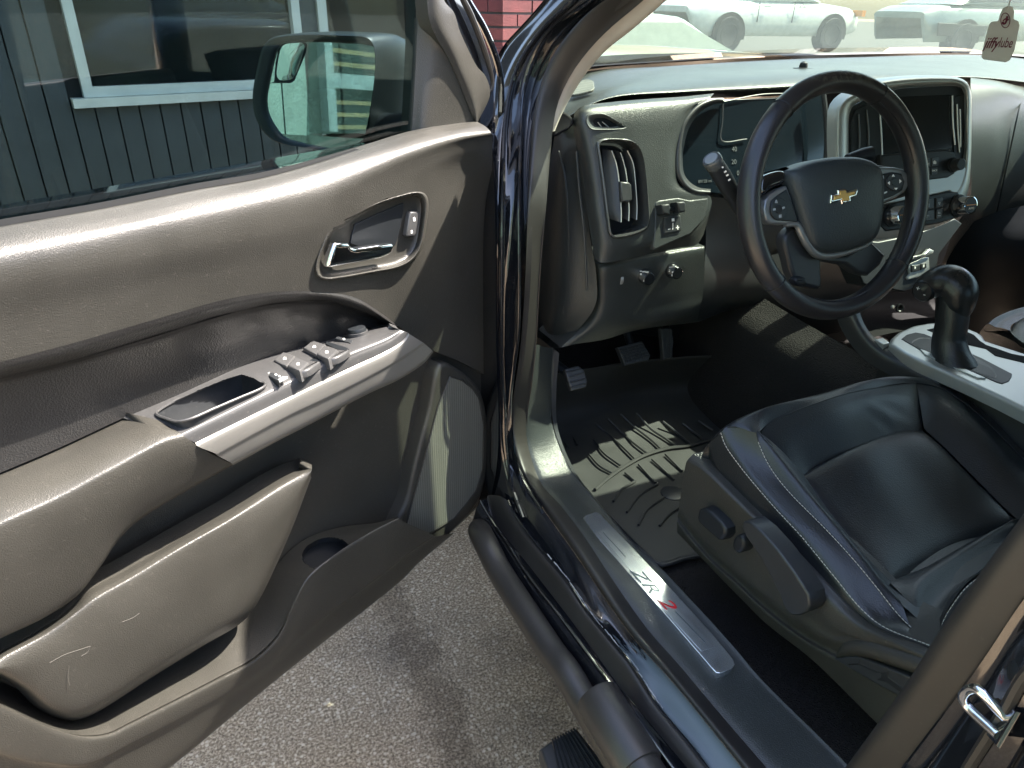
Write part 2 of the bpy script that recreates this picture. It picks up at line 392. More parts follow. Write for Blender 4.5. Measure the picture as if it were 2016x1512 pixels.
class Wall:
    def __init__(s, o, d):
        s.o = np.array(o, float); s.d = np.array([d[0], d[1], 0.0]); s.d /= np.linalg.norm(s.d); s.n = np.array([s.d[1], -s.d[0], 0.0])
        if s.n @ (CAM-s.o) < 0: s.n = -s.n
        s.o[2] = 0
    def p(s, a, z, c=0.0): return s.o+s.d*a+s.n*c+np.array([0, 0, z])
    def hit(s, org, r):
        t = s.n @ (s.o-org)/(s.n @ r); P = org+r*t; return (P-s.o) @ s.d, P[2]
    def px(s, x, y): return s.hit(CAM, ray((x, y)))
    def box(s, a0, a1, z0, z1, c0, c1):
        return G().box(s.p((a0+a1)/2, (z0+z1)/2, (c0+c1)/2), ((a1-a0)/2, (c1-c0)/2, (z1-z0)/2), (s.d, s.n, (0, 0, 1)))

# ---- dark green house beyond the door window
FW = Wall(ony(350, 200, 4.6), ray((3120, 65))[:2])
fh = thing('green_house', 'dark green plank wall with a blind-covered window, seen through the open door glass', 'house', FW.p(0, 0))
aL, zS = FW.px(165, 192); aR = FW.px(592, 62)[0]; aL0 = FW.px(183, 180)[0]; aR0 = FW.px(580, 62)[0]; zB = FW.px(300, 181)[1]
a2L, a2R = FW.px(627, 62)[0], FW.px(822, 62)[0]
lo, hi = FW.px(-330, 100)[0], FW.px(960, 60)[0]
FW.box(lo, hi, 0.0, 3.2, -0.20, -0.03).out('backing_wall', plain('dark_gap', (0.01, 0.012, 0.012), 0.9), fh, False)
a = lo; k = 0
zt = zS+1.25
while a < hi:
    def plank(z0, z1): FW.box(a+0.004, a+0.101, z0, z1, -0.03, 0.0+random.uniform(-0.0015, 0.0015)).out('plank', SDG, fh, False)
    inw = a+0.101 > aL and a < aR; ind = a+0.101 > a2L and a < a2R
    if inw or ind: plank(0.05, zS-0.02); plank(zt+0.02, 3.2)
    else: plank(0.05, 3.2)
    a += 0.1055
def framed(a0, a1, z0, z1, t, parent, c=0.02):
    f = FW.box(a0, a0+t, z0, z1, -0.03, c).out('window_frame', TRW, parent, False)
    FW.box(a1-t, a1, z0, z1, -0.03, c).out('jamb', TRW, parent, False)
    FW.box(a0+t, a1-t, z0, z0+t, -0.03, c-0.003).out('bottom_rail', TRW, parent, False)
    FW.box(a0+t, a1-t, z1-t, z1, -0.03, c-0.003).out('head_rail', TRW, parent, False)
FW.box(lo-.2, hi+.1, 3.2, 3.32, -.2, .75).out('shade_eave', TRW, fh, False)  # unseen overhang, added to keep the whole wall in shade
framed(aL, aR, zS, zt, aL0-aL, fh)
FW.box(aL-0.06, aR+0.06, zS-0.045, zS-0.002, -0.03, 0.05).out('window_sill', TRW, fh, False)
FW.box(aL0, aR0, zB, zt, -0.028, -0.022).out('pane', glass('house_pane', (0.75, 0.80, 0.80)), fh, False)
FW.box(aL0, aR0, zB, zt, -0.16, -0.15).out('dark_room', plain('room_dark', (0.02, 0.02, 0.02), 0.9), fh, False)
z = zB+0.01
while z < zt:
    FW.box(aL0+0.005, aR0-0.005, z, z+0.040, -0.075, -0.068).out('blind_slat', BLN, fh, False); z += 0.046
framed(a2L, a2R, FW.px(700, 258)[1], zt, 0.055, fh)
FW.box(a2L+0.05, a2R-0.05, FW.px(700, 258)[1]+.05, zt, -0.028, -0.022).out('pane', GHO, fh, False)

# ---- brick pier to the right of the house wall
bc = ony(990, 40, 4.5)
dR = np.array([0.995, 0.10, 0]); dL = np.array([-0.62, 0.78, 0])
pier = thing('brick_pier', 'red brick pier between the open door frame and the windshield pillar', 'brick pier', (bc[0], bc[1], 0))
ch = 0.077
for r in range(-2, 9):
    z = bc[2]+(r-4)*ch
    for side, d in ((0, dR), (1, dL)):
        nrm = np.array([d[1], -d[0], 0]) if side == 0 else np.array([-d[1], d[0], 0])
        n = nrm/np.linalg.norm(nrm)
        off = 0.0 if (r+side) % 2 else -0.105
        q = off
        while q < 0.62:
            a0 = max(q, 0.0)+(0.0 if q <= 0 else 0.005); a1 = q+0.21-0.005
            if a1 > a0+0.02:
                cc = np.array([bc[0], bc[1], z])+d*(a0+a1)/2+n*(random.uniform(-.002, .002)-0.03)
                b = G().box(cc, ((a1-a0)/2, 0.03, ch/2-0.0068), (d, n, (0, 0, 1))).out('brick', random.choice(BRK), pier, False)
            q += 0.21
core = [np.array([bc[0], bc[1], 0])+dR*0.02+dL*0.03, np.array([bc[0], bc[1], 0])+dR*0.62+np.array([0, .035, 0]), np.array([bc[0], bc[1], 0])+dR*0.62+dL*0.6, np.array([bc[0], bc[1], 0])+dL*0.62+np.array([.04, 0, 0])]
nr = np.array([dR[1], -dR[0], 0])
P0 = np.array([bc[0], bc[1], 0]); nl = np.array([-dL[1], dL[0], 0])
i0 = P0-nr*0.008-nl*0.008
G().loft([[i0, i0+[0, 0, 2.9]], [i0+dR*0.62, i0+dR*.62+[0, 0, 2.9]], [i0+dR*0.62+dL*.6, i0+dR*.62+dL*.6+[0, 0, 2.9]], [i0+dL*0.62, i0+dL*0.62+[0, 0, 2.9]], [i0, i0+[0, 0, 2.9]]], 2, 1, lin=True).out('mortar_core', MOR, pier, False)

# ================================================================== PICKUP TRUCK
truck = thing('pickup_truck', 'black pickup truck with its driver door wide open, shown from the driver side', 'pickup truck', (0.7, 0.6, 0.0))
KD = 1.14                         # dashboard depth: its face stands level with the front edge of the door opening
def P(px, py, k, v): return onx(px, py, v) if k == 'x' else ony(px, py, v*KD) if k == 'y' else onz(px, py, v)
def XP(L, x0, x1, y0=420.0):
    out = []
    for q in L:
        t = min(1.2, max(0, (y0-q[1])/y0)); out.append(onx(q[0], q[1], x0+(x1-x0)*t-.024*min(1, max(0, (q[1]-950)/170))))
    return out

# ---------------- door
TH = math.radians(65)
W = np.array([-math.sin(TH), -math.cos(TH), 0.0]); N = np.array([math.cos(TH), -math.sin(TH), 0.0])
HG = np.array([0.66, 1.42, 0.0])
D = Plane(HG, N)
UP = np.array([0, 0, 1.0])
def dl(a, z, c): return HG+W*a+N*c+UP*z
# outer sheet metal of the door (behind the panel)
shell = G()
outl = [D(968, 262, -.03), D(-130, 470, -.03), D(-130, 1790, -.03), D(150, 1640, -.03), D(327, 1510, -.03), D(645, 1255, -.03), D(818, 1113, -.03), D(890, 1052, -.03), D(945, 1000, -.03), D(978, 935, -.03), D(986, 860, -.03), D(974, 780, -.03), D(970, 600, -.03)]
shell.slab(outl, N, 0.11, 0.012)
DOOR = shell.out('driver_door', PNT, truck)
DOOR['label'] = 'open driver door with its charcoal inner panel facing the camera'
# backing panel
G().slab([D(966, 268, -.012), D(812, 285, -.012), D(397, 400, -.012), D(-130, 490, -.012), D(-130, 1780, -.012), D(150, 1630, -.012), D(327, 1500, -.012), D(645, 1245, -.012), D(818, 1103, -.012), D(888, 1045, -.012), D(938, 1000, -.012), D(972, 930, -.012), D(980, 860, -.012), D(970, 780, -.012), D(966, 600, -.012)], N, 0.016, 0.004).out('lower_panel', PLA, DOOR)
# handle outline is a hole of the upper panel
hz = zm([(275,1230),(290,1100),(380,850),(450,710),(620,600),(820,460),(1000,370),(1200,290),(1400,230),(1600,185),(1700,200),(1750,260),(1765,360),(1740,600),(1700,850),(1650,980),(1560,1090),(1400,1180),(1000,1260),(600,1330),(400,1345),(310,1310)], 6.72, 580, 350)
U = [[(-130,474),(0,449),(198,414),(397,374),(496,357),(560,342),(645,317),(734,288),(813,263),(900,246),(940,240)],
     [(-130,500),(0,476),(198,440),(397,398),(520,372),(600,352),(700,318),(800,283),(900,257),(957,250)],
     [(-130,530),(0,506),(149,479),(298,446),(446,417),(570,392),(640,375),(720,340),(800,305),(890,276),(968,264)],
     [(-130,580,.060),(0,556,.060),(149,530,.060),(298,500,.060),(446,470,.060),(560,450,.059),(640,425,.058),(730,378,.056),(815,335,.054),(890,302,.050),(940,288,.042),(969,280,.030)],
     [(-130,660,.053),(0,632,.053),(149,600,.053),(298,562,.053),(446,530,.053),(560,512,.052),(640,500,.051),(740,480,.050),(820,440,.046),(880,400,.034),(925,390,.016),(969,400,.004)],
     [(-130,745,.048),(0,713,.048),(149,674,.048),(298,631,.048),(446,589,.047),(546,574,.046),(620,574,.045),(694,584,.042),(744,612,.036),(785,643,.026),(850,688,.016),(905,712,.010),(969,745,.004)]]
gu = G().loft([D.pts(U[0], .012), D.pts(U[1], .040), D.pts(U[2], .056), D.pts(U[3]), D.pts(U[4]), D.pts(U[5])], 150, 12, holes=[[(x*.97+.03*715, y*.97+.03*460) for x, y in hz]], skirt=-N*.02)
gu.out('upper_panel', PLA, DOOR)
# rolled edge above the padded insert
I0 = [(-130,782),(0,745),(149,708),(298,664),(446,619),(546,598),(645,593),(719,615),(776,641)]
U5 = U[5][:10]
G().loft([D.pts([(q[0], q[1], q[2]) for q in U5]), D.pts([(-130,763),(0,729),(149,691),(298,647),(446,604),(546,585),(635,582),(708,598),(780,642)], .0455), D.pts(I0, .030)], 90, 5).out('padded_edge', LEI, DOOR)
# padded insert, a concave strip with a few dents
I = [D.pts(I0, .031), D.pts([(-130,800),(0,762),(149,722),(298,678),(446,632),(546,609),(645,602),(719,619),(776,641)], .012),
     D.pts([(-130,870),(0,830),(149,785),(298,728),(446,675),(546,646),(645,628),(719,629),(774,640)], -.002),
     D.pts([(-130,985),(0,931),(120,880),(243,823),(343,781),(482,719),(585,686),(649,669),(769,639)], .000)]
gi = G().loft(I, 120, 12)
for idx, v in enumerate(gi.V):
    x, y = proj(v); dd = 0
    for (bx, by, br, bh) in ((330,690,30,.006),(395,668,22,-.004),(430,650,26,.006),(500,640,16,-.007),(545,628,24,.006),(585,622,12,-.006),(250,720,26,.004),(620,610,14,.004)):
        dd += .5*bh*math.exp(-((x-bx)**2+((y-by)*1.4)**2)/(3.2*br*br))
    gi.V[idx] = tuple(np.array(v)+N*dd)
gi.out('padded_insert', LEI, DOOR)
# armrest pad
A = [D.pts([(-130,985),(0,931),(120,880),(243,823)], -.010), D.pts([(-130,1030),(0,972),(110,925),(220,868),(290,836)], .060),
     D.pts([(-130,1080),(0,1018),(99,974),(198,922),(317,860),(349,851)], .102), D.pts([(-130,1110),(0,1048),(110,998),(215,940),(325,880),(372,866)], .112),
     D.pts([(-130,1200),(0,1130),(110,1075),(215,1005),(330,930),(415,893)], .108),
     D.pts([(-130,1310),(0,1245),(85,1205),(140,1165),(190,1110),(228,1058),(264,1022),(345,972),(454,912)], .090),
     D.pts([(-130,1325),(0,1258),(90,1215),(150,1175),(196,1118),(233,1064),(268,1029),(348,978),(458,916)], .070)]
G().loft(A, 90, 7, skirt=-N*.045).out('armrest_pad', PLA, DOOR)
# switch plate
B = lambda L: zm(L, 3.1, 230, 600)
pocket = B([(240,662),(330,600),(500,520),(660,455),(762,424),(830,445),(908,488),(880,512),(740,572),(600,632),(440,700),(370,712),(300,694)])
S = [D.pts([(243,823),(343,781),(482,719),(585,686),(649,669),(720,648),(769,638)], .000), D.pts([(292,838),(420,778),(540,724),(640,690),(720,658),(778,641)], .055),
     D.pts([(345,852),(440,806),(525,765),(610,725),(690,690),(760,662),(785,648)], .096), D.pts([(358,859),(450,815),(535,775),(615,737),(700,700),(770,670),(794,652)], .106),
     D.pts([(385,872),(460,835),(552,790),(620,757),(691,724),(769,687),(797,666),(803,655)], .110)]
G().loft(S, 330, 34, holes=[pocket], skirt=-N*.02).out('switch_plate', SWP, DOOR)
def bowl(g, top, off, k, nv=5, n=40, c0=None):
    T = crsample(top, n, True); Bt = shrink(T, k)+np.asarray(off, float)
    g.loft([T, T*.5+Bt*.5+np.asarray(off)*.28, Bt], n, nv, True); b = len(g.V)
    g.add(Bt, [tuple(range(n))]); return g
sp_c = arr([p for L_ in S[:3] for p in L_]); sp_m = sp_c.mean(0); sp_n = np.linalg.svd(sp_c-sp_m)[2][2]; sp_n = sp_n if sp_n[2] > 0 else -sp_n
Sx = Plane(sp_m, sp_n)     # the top face of the switch plate
pk = [Sx(x, y, .001) for x, y in pocket]
gp = bowl(G(), pk, (0, 0, -.045), .86); gp.out('pull_cup', PLS, DOOR)
G().tube([Sx(x, y, .0015) for x, y in pocket], .0022, 6, True, 60).out('pull_cup_rim', SWP, DOOR)
def key(name, L, c=.006, mat=PLS, depth=.012, bev=.002, plane=Sx, par=DOOR, sm=0):
    return G().slab([plane(x, y, c) for x, y in L], plane.n, depth, bev, sm).out(name, mat, par)
WK = [[(1015,285),(1090,310),(1035,372),(955,338)], [(1095,318),(1172,350),(1115,402),(1040,370)], [(1195,215),(1275,240),(1215,300),(1135,262)], [(1275,248),(1350,275),(1290,330),(1210,295)]]
SWT = plain('switch_grey', (0.06, 0.06, 0.06), 0.35)
for q in WK:
    L = B(q); key('window_switch', L, .013, SWT, .020, .003)
    cx, cy = np.mean([p[0] for p in L]), np.mean([p[1] for p in L])
    key('switch_icon', [(cx-3.2, cy+1.0), (cx-1.8, cy-2.4), (cx+2.4, cy-2.2), (cx+3.2, cy+.8), (cx+3.2, cy+1.8), (cx-3, cy+2.2)], .0134, WHT, .001, .0003)
for q in ([(1100,275),(1225,325),(1245,338),(1205,342),(1170,340),(1092,305)], [(1280,222),(1400,258),(1418,270),(1375,275),(1345,272),(1272,238)]):
    key('switch_well', B(q), .005, PLB, .008, .001)
for q in ([(1185,355),(1240,340),(1225,352),(1160,395),(1110,405),(1140,378)], [(1360,285),(1418,268),(1400,285),(1340,318),(1292,328),(1320,302)]):
    key('finger_ramp', B(q), .010, SWP, .012, .004, sm=24)
for q in ([(855,372),(925,398),(918,418),(845,388)], [(940,408),(1010,436),(985,462),(925,432)], [(1345,190),(1440,215),(1425,232),(1330,205)]):
    key('rocker_switch', B(q), .007, PLS, .011, .0015)
for q in ([(1010,434),(1042,436),(990,462),(980,455)], [(912,392),(952,396),(925,420),(916,416)]):
    key('switch_edge', B(q), .0078, SIL, .004, .001)
for cx, cy in ((905,393),(890,388),(970,425),(990,434),(1385,208)):
    L = B([(cx-7,cy-3),(cx+5,cy-5),(cx+8,cy+3),(cx-4,cy+5)]); key('switch_icon', L, .0076, WHT, .001, .0003)
mo = Sx(*B([(1468, 172)])[0], .007)
G().lathe(mo, Sx.n, [(.016, -.004), (.017, .006), (.0155, .010), (.0, .011)], 28).out('mirror_switch', PLB, DOOR)
G().lathe(mo, Sx.n, [(.0185, -.004), (.0188, .003), (.0172, .0035)], 28, False).out('mirror_switch_ring', SWP, DOOR)
for s_ in ("<", ">"):
    pass
# silver trim along the armrest
T = [D.pts([(385,872),(460,835),(552,790),(620,757),(691,724),(769,687),(797,666),(803,655)], .110), D.pts([(392,880),(466,842),(556,797),(622,764),(696,731),(774,693),(804,668),(808,659)], .1145),
     D.pts([(425,893),(500,852),(570,815),(640,782),(720,742),(780,710),(818,685),(832,674)], .1125), D.pts([(430,898),(505,857),(575,820),(644,787),(724,747),(783,714),(822,688),(836,677)], .109),
     D.pts([(455,911),(553,860),(600,836),(649,810),(730,768),(786,742),(830,712),(851,690)], .100), D.pts([(459,916),(553,865),(600,841),(649,815),(730,773),(786,747),(836,714),(853,693)], .088)]
G().loft(T, 90, 4, skirt=-N*.05).out('trim_strip', SID, DOOR)
# map pocket flap
F = [D.pts([(-40,1310),(0,1284),(84,1237),(139,1198),(171,1165),(248,1123),(347,1064),(446,1007),(560,937),(614,915)], .052), D.pts([(-40,1318),(0,1292),(87,1245),(145,1206),(180,1176),(254,1134),(348,1077),(448,1020),(560,949),(614,918)], .080),
     D.pts([(-40,1326),(0,1301),(90,1258),(150,1217),(190,1192),(260,1152),(350,1097),(450,1037),(560,966),(614,922)], .090), D.pts([(-25,1318),(40,1312),(120,1292),(180,1272),(240,1247),(330,1192),(420,1132),(520,1042),(575,987),(613,928)], .094),
     D.pts([(-20,1316),(55,1350),(105,1378),(150,1385),(190,1365),(280,1310),(380,1250),(460,1200),(545,1080),(612,934)], .088), D.pts([(-18,1318),(40,1352),(82,1390),(118,1407),(147,1410),(182,1398),(298,1325),(395,1266),(470,1220),(500,1188),(569,1048),(612,938)], .074),
     D.pts([(-18,1322),(30,1352),(65,1388),(106,1411),(146,1418),(184,1406),(300,1333),(399,1272),(475,1226),(504,1192),(571,1050),(613,940)], .045)]
G().loft(F, 110, 7, skirt=-N*.035).out('map_pocket', PLA, DOOR)
SCT = plain('scratch', (.085, .08, .07), .7)
for L in ([(98,1305),(125,1290),(160,1278),(178,1272)], [(178,1272),(172,1284),(160,1292)], [(136,1312),(134,1330),(137,1350)], [(240,1225),(262,1216),(275,1207)]):
    G().tube(D.pts(L, .0942), .00028, 5, False, 12).out('scratch', SCT, DOOR)
# trough, lower rim
rim = [(-130,1330),(0,1390),(80,1425),(124,1440),(169,1448),(215,1442),(248,1426),(347,1376),(430,1333),(496,1297),(526,1272),(551,1242),(580,1183),(610,1133),(665,1088),(734,1044),(786,1017)]
cupc = D(642, 1088, .030)
cup_hole = [proj(cupc+np.array([.046*math.cos(a), .046*math.sin(a), 0])) for a in np.linspace(0, 2*math.pi, 33)[:-1]]
G().loft([D.pts([(-130,1290),(0,1340),(80,1380),(130,1400),(180,1392),(240,1362),(330,1312),(420,1258),(480,1212),(510,1170),(540,1120),(575,1080),(620,1052),(680,1036),(740,1030)], -.008), D.pts(rim, .082)], 220, 40, holes=[cup_hole]).out('bottle_trough', PLA, DOOR)
bot = [(-130,1790),(0,1735),(150,1640),(327,1511),(496,1375),(645,1256),(720,1197),(794,1137),(818,1112),(893,1049)]
G().loft([D.pts(rim, .078), D.pts([(q[0]+3, q[1]+7) for q in rim], .090), D.pts([(-130,1420),(0,1480),(100,1500),(175,1500),(270,1455),(400,1385),(520,1310),(600,1240),(660,1190),(744,1128),(800,1085),(850,1052)], .086),
          D.pts([(-130,1430),(0,1490),(105,1512),(180,1512),(278,1465),(405,1398),(525,1322),(606,1252),(666,1201),(750,1138),(804,1094),(858,1056)], .076), D.pts(bot, .052), D.pts(bot, -.01)], 110, 6).out('lower_rim', PLA, DOOR)
# bottle holder
cc = cupc
G().lathe(cc, (0, 0, 1), [(.058, -.008), (.054, .002), (.050, .005), (.046, .003), (.043, -.008), (.041, -.075), (.0, -.076)], 44).out('cup_holder', PLS, DOOR)
# speaker
sp = [(868,716),(905,728),(945,765),(962,830),(962,905),(945,985),(900,1040),(840,1085),(795,1104),(770,1075),(782,1030),(800,990),(815,925),(845,810)]
G().slab(D.pts(sp, .022), N, .04, .010, 70).out('speaker_frame', PLA, DOOR)
gr = [(886,742),(908,748),(930,765),(942,783),(952,837),(950,922),(937,965),(918,991),(893,1021),(799,1078),(789,1076),(794,1056),(813,985),(833,912),(863,798)]
G().slab(D.pts(gr, .0245), N, .006, .002).out('speaker_grille', GRL, DOOR)
G().tube(D.pts(gr, .0235), .0022, 6, True).out('grille_rim', PLA, DOOR)
# inner handle
HB = zm
ring0 = D.pts(hz, .050)
hc = (715, 460)
def ins(L, k): return [(hc[0]+(x-hc[0])*k, hc[1]+(y-hc[1])*k) for x, y in L]
gh = G().loft([D.pts(ins(hz, 1.01), .044), D.pts(ins(hz, 1.0), .053), D.pts(ins(hz, .97), .055), D.pts(ins(hz, .93), .049), D.pts(ins(hz, .86), .036), D.pts(ins(hz, .55), .033)], 72, 4, True)
gh.add(crsample(D.pts(ins(hz, .55), .033), 72, True), [tuple(range(72))]); gh.out('handle_bezel', PLA, DOOR)
z6 = lambda L: zm(L, 6.72, 580, 350)
G().slab(D.pts(z6([(800,620),(1120,470),(1440,335),(1445,420),(1420,560),(1370,800),(1330,900),(840,910),(740,870),(760,760)]), .0375), N, .003, .001).out('handle_recess', PLB, DOOR)
G().slab(D.pts(z6([(530,872),(560,862),(715,862),(740,885),(760,915),(810,935),(900,925),(1100,895),(1290,868),(1325,885),(1330,910),(1300,990),(1250,1030),(1150,1070),(950,1110),(700,1155),(480,1195),(445,1185),(440,1150),(480,1010)]), .062), N, .012, .006).out('door_handle', CHR, DOOR)
G().slab(D.pts(z6([(1540,455),(1625,447),(1650,470),(1645,520),(1612,740),(1590,775),(1500,785),(1478,765),(1490,690),(1520,500)]), .046), N, .010, .003).out('lock_button', SWT, DOOR)
for q in ([(1570,530),(1592,520),(1602,545),(1600,575),(1570,578)], [(1540,700),(1555,692),(1566,712),(1562,735),(1538,738)]):
    G().slab(D.pts(z6(q), .0466), N, .001, .0003).out('lock_icon', WHT, DOOR)
# window seal, glass, sail trim and the front part of the window frame
G().loft([D.pts([(-130,462),(0,437),(198,403),(397,363),(496,347),(560,333),(645,310),(734,284),(812,262)], -.016), D.pts([(-130,470),(0,446),(198,411),(397,371),(496,354),(560,339),(645,314),(734,286),(813,263)], .006)], 60, 3, skirt=-N*.012).out('window_seal', plain('seal_black', (.006, .006, .006), .7, spec=.2), DOOR)
gl0 = [D(-140, 470, -.035), D(-140, -260, -.035), D(822, -260, -.035), D(818, 120, -.035), D(812, 275, -.035)]
G().slab(gl0, N, .004, .0005).out('window_pane', GSD, DOOR)
G().loft([D.pts([(826,-90),(824,0),(820,100),(811,262)], -.030), D.pts([(832,-70),(838,15),(852,100),(846,255)], -.010), D.pts([(838,-60),(843,24),(848,48),(862,78),(885,118),(905,164),(921,205),(936,241)], .002)], 40, 8, skirt=-N*.03).out('mirror_sail_trim', PLA, DOOR)
G().loft([D.pts([(838,-60),(843,24),(848,48),(862,78),(885,118),(905,164),(921,205),(936,241)], .004), D.pts([(852,-60),(862,20),(872,52),(893,95),(912,140),(930,180),(937,212),(939,241)], .010), D.pts([(862,-60),(874,0),(894,25),(905,60),(922,98),(940,132),(956,150),(965,184),(941,240)], .000)], 50, 6, skirt=-N*.03).out('frame_trim', PLA, DOOR)
G().loft([D.pts([(862,-60),(880,0),(905,60),(935,130),(950,190),(941,262)], -.018), D.pts([(885,-60),(912,0),(945,72),(968,150),(972,200),(968,266)], -.03)], 40, 4, skirt=-N*.03).out('window_frame', PNT, DOOR)
G().tube(D.pts([(895,-40),(912,0),(925,25),(945,75),(960,120),(970,165),(966,180)], -.014), [.004, .006, .006, .006, .005, .003], 8, False, 30).out('frame_seal', RUB, DOOR)
G().tube(D.pts([(892,-60),(920,0),(950,50),(968,90),(979,122),(985,150),(987,190),(984,262)], -.045), .007, 8, False, 40).out('frame_edge', PNW, DOOR)
G().slab([D(968, 262, -.02), D(968, 740, -.02), D(975, 800, -.02), D(986, 870, -.02), D(990, 850, -.06), D(984, 500, -.06), D(984, 262, -.06)], N, .02, .004).out('door_edge', PNT, DOOR)
# door check strap between the door edge and the pillar
G().tube([P(972, 606, 'y', 1.40), P(985, 598, 'y', 1.42), P(1003, 590, 'y', 1.43), P(1013, 588, 'y', 1.44)], [.006, .009, .008, .012], 10, False, 16).out('door_check', plain('dusty_metal', (.06, .065, .07), .6, metal=.4), DOOR)

# ---------------- mirror
mo = D(630, 190, -.23)
tocam = CAM-mo; tocam /= np.linalg.norm(tocam)
MR = np.array([-0.72, -0.69, 0.02]); MR /= np.linalg.norm(MR)
mn = tocam+MR; mn /= np.linalg.norm(mn)
MP = Plane(mo, mn)
z2 = lambda L: zm(L, 4.032, 480, 0)
ho = z2([(82,780),(95,640),(125,500),(150,400),(180,345),(225,302),(320,277),(540,262),(780,268),(1000,286),(1035,320),(1055,400),(1062,520),(1045,700),(1020,870),(990,1040),(955,1130),(900,1180),(740,1212),(640,1196),(500,1172),(340,1148),(230,1105),(150,1020),(100,910)])
hi_ = z2([(165,800),(180,690),(225,480),(260,380),(300,345),(400,332),(530,332),(690,334),(950,348),(1030,368),(1048,450),(1042,620),(1005,880),(955,1105),(900,1145),(745,1198),(640,1176),(420,1130),(300,1085),(220,985),(180,900)])
RO = crsample(MP.pts(ho, 0), 80, True); RI = crsample(MP.pts(hi_, .002), 80, True)
k = int(np.argmin(np.linalg.norm(RI-RO[0], axis=1))); RI = np.roll(RI, -k, 0)
bk = np.array([.07, .10, 0.0])
b1 = shrink(RO, 1.0)+bk*.5+np.array([.030, 0, 0]); b2 = shrink(RO, .80)+bk*1.05+np.array([.05, 0, 0]); b3 = shrink(RO, .35)+bk*1.35+np.array([.05, 0, 0])
hs = G().loft([RI-mn*.016, RI, RO*.5+RI*.5+mn*.006, RO, b1, b2, b3], 80, 4, True)
hs.out('mirror_housing', plain('mirror_black', (.016, .020, .020), .35, grain=.2, gscale=700, dirt=.1), DOOR)
G().slab([MP(x, y, -.006) for x, y in hi_], mn, .004, .0006).out('mirror_glass', MIR, DOOR)
bsn = mn+np.array([-.16, .02, -.05]); bsn /= np.linalg.norm(bsn)
bs = z2([(262,600),(270,500),(290,400),(320,355),(400,340),(465,342),(482,365),(478,400),(440,510),(400,610),(370,632),(280,632)])
bo = Plane(MP(*z2([(370, 480)])[0], -.002), mn+.35*(bsn-mn))
G().slab([MP(x, y, -.0045) for x, y in z2([(240,650),(250,500),(275,385),(310,340),(400,328),(480,330),(500,350),(490,420),(400,640),(370,660),(200,660)])], mn, .003, .0006).out('blind_spot_border', PLB, DOOR)
gb = G()
for r_ in np.linspace(1.0, 0.02, 8):
    pass
c0 = np.mean([MP(x, y, -.003) for x, y in bs], axis=0)
rows = [c0+(crsample([MP(x, y, -.003) for x, y in bs], 40, True)-c0)*r_+mn*(.0028*(1-r_*r_)) for r_ in (1, .85, .7, .55, .4, .25, .1, .01)]
gb.grid(np.array(rows), True); gb.out('blind_spot_mirror', MIR, DOOR, True, 0)
G().tube([D(840, 240, -.05), D(800, 262, -.10), D(760, 262, -.16), MP(700, 250, -.06)], [.035, .038, .04, .045], 14, False, 16).out('mirror_arm', PLB, DOOR)

# ---- sunlit house side, behind and to the left, which the mirror shows
RW = Wall((-2.3, 0, 0), (0, 1))
CAMm = CAM-2*((CAM-mo) @ mn)*mn
def mr(x, y):
    q = MP(480+x/4.032, y/4.032, -.006); r = q-CAMm; return RW.hit(CAMm, r)
rh = thing('garage', 'sunlit green plank wall with a cream framed slatted door, reflected in the side mirror', 'garage', RW.p(0, 0))
def mspan(x0, x1, y): a, b = mr(x0, y)[0], mr(x1, y)[0]; return min(a, b), max(a, b)
t0, t1 = mspan(628, 690, 500); s0, s1 = mspan(330, 530, 900)
pw = s1-s0
pm = mr(530, 900)[0]
aa = [pm+pw*k for k in range(-14, 12)]
zt_ = mr(800, 350)[1]
rl0, rl1 = sorted((mr(850, 590)[1], mr(850, 705)[1]))
sgn = 1 if mr(900, 500)[0] > mr(300, 500)[0] else -1
ga0, ga1 = (t0, t0+sgn*1.0) if sgn > 0 else (t1-1.0, t1)
RW.box(-7, 5, 0, 3.4, -.25, -.035).out('backing_wall', plain('dark_gap2', (.02, .025, .02), .9), rh, False)
for a in aa:
    if a+pw > ga0 and a < ga1: continue
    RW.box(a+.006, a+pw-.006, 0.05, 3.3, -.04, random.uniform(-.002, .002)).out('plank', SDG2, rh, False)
tw = t1-t0
RW.box(ga0, ga0+tw, 0.05, 2.5, -.04, .035).out('door_jamb', TRW, rh, False); RW.box(ga1-tw, ga1, 0.05, 2.5, -.04, .035).out('door_jamb', TRW, rh, False)
RW.box(ga0+tw, ga1-tw, rl0, rl1, -.04, .02).out('middle_rail', TRW, rh, False)
RW.box(ga0+tw, ga1-tw, 2.42, 2.5, -.04, .03).out('head_rail', TRW, rh, False)
dz = abs(mr(850, 410)[1]-mr(850, 512)[1])
z = 0.3
zb0 = mr(850, 512)[1]
for k in range(-12, 6):
    z = zb0+k*dz
    if rl0-0.02 < z < rl1+.03 or z > 2.4 or z < .2: continue
    RW.box(ga0+tw+.01, ga1-tw-.01, z-dz*.17, z+dz*.17, -.045, -.03).out('slat', WDS, rh, False)
i0_ = mspan(672, 740, 900)
RW.box(i0_[0], i0_[1], .1, rl0-.005, -.03, .01).out('sash_stile', TRW, rh, False)

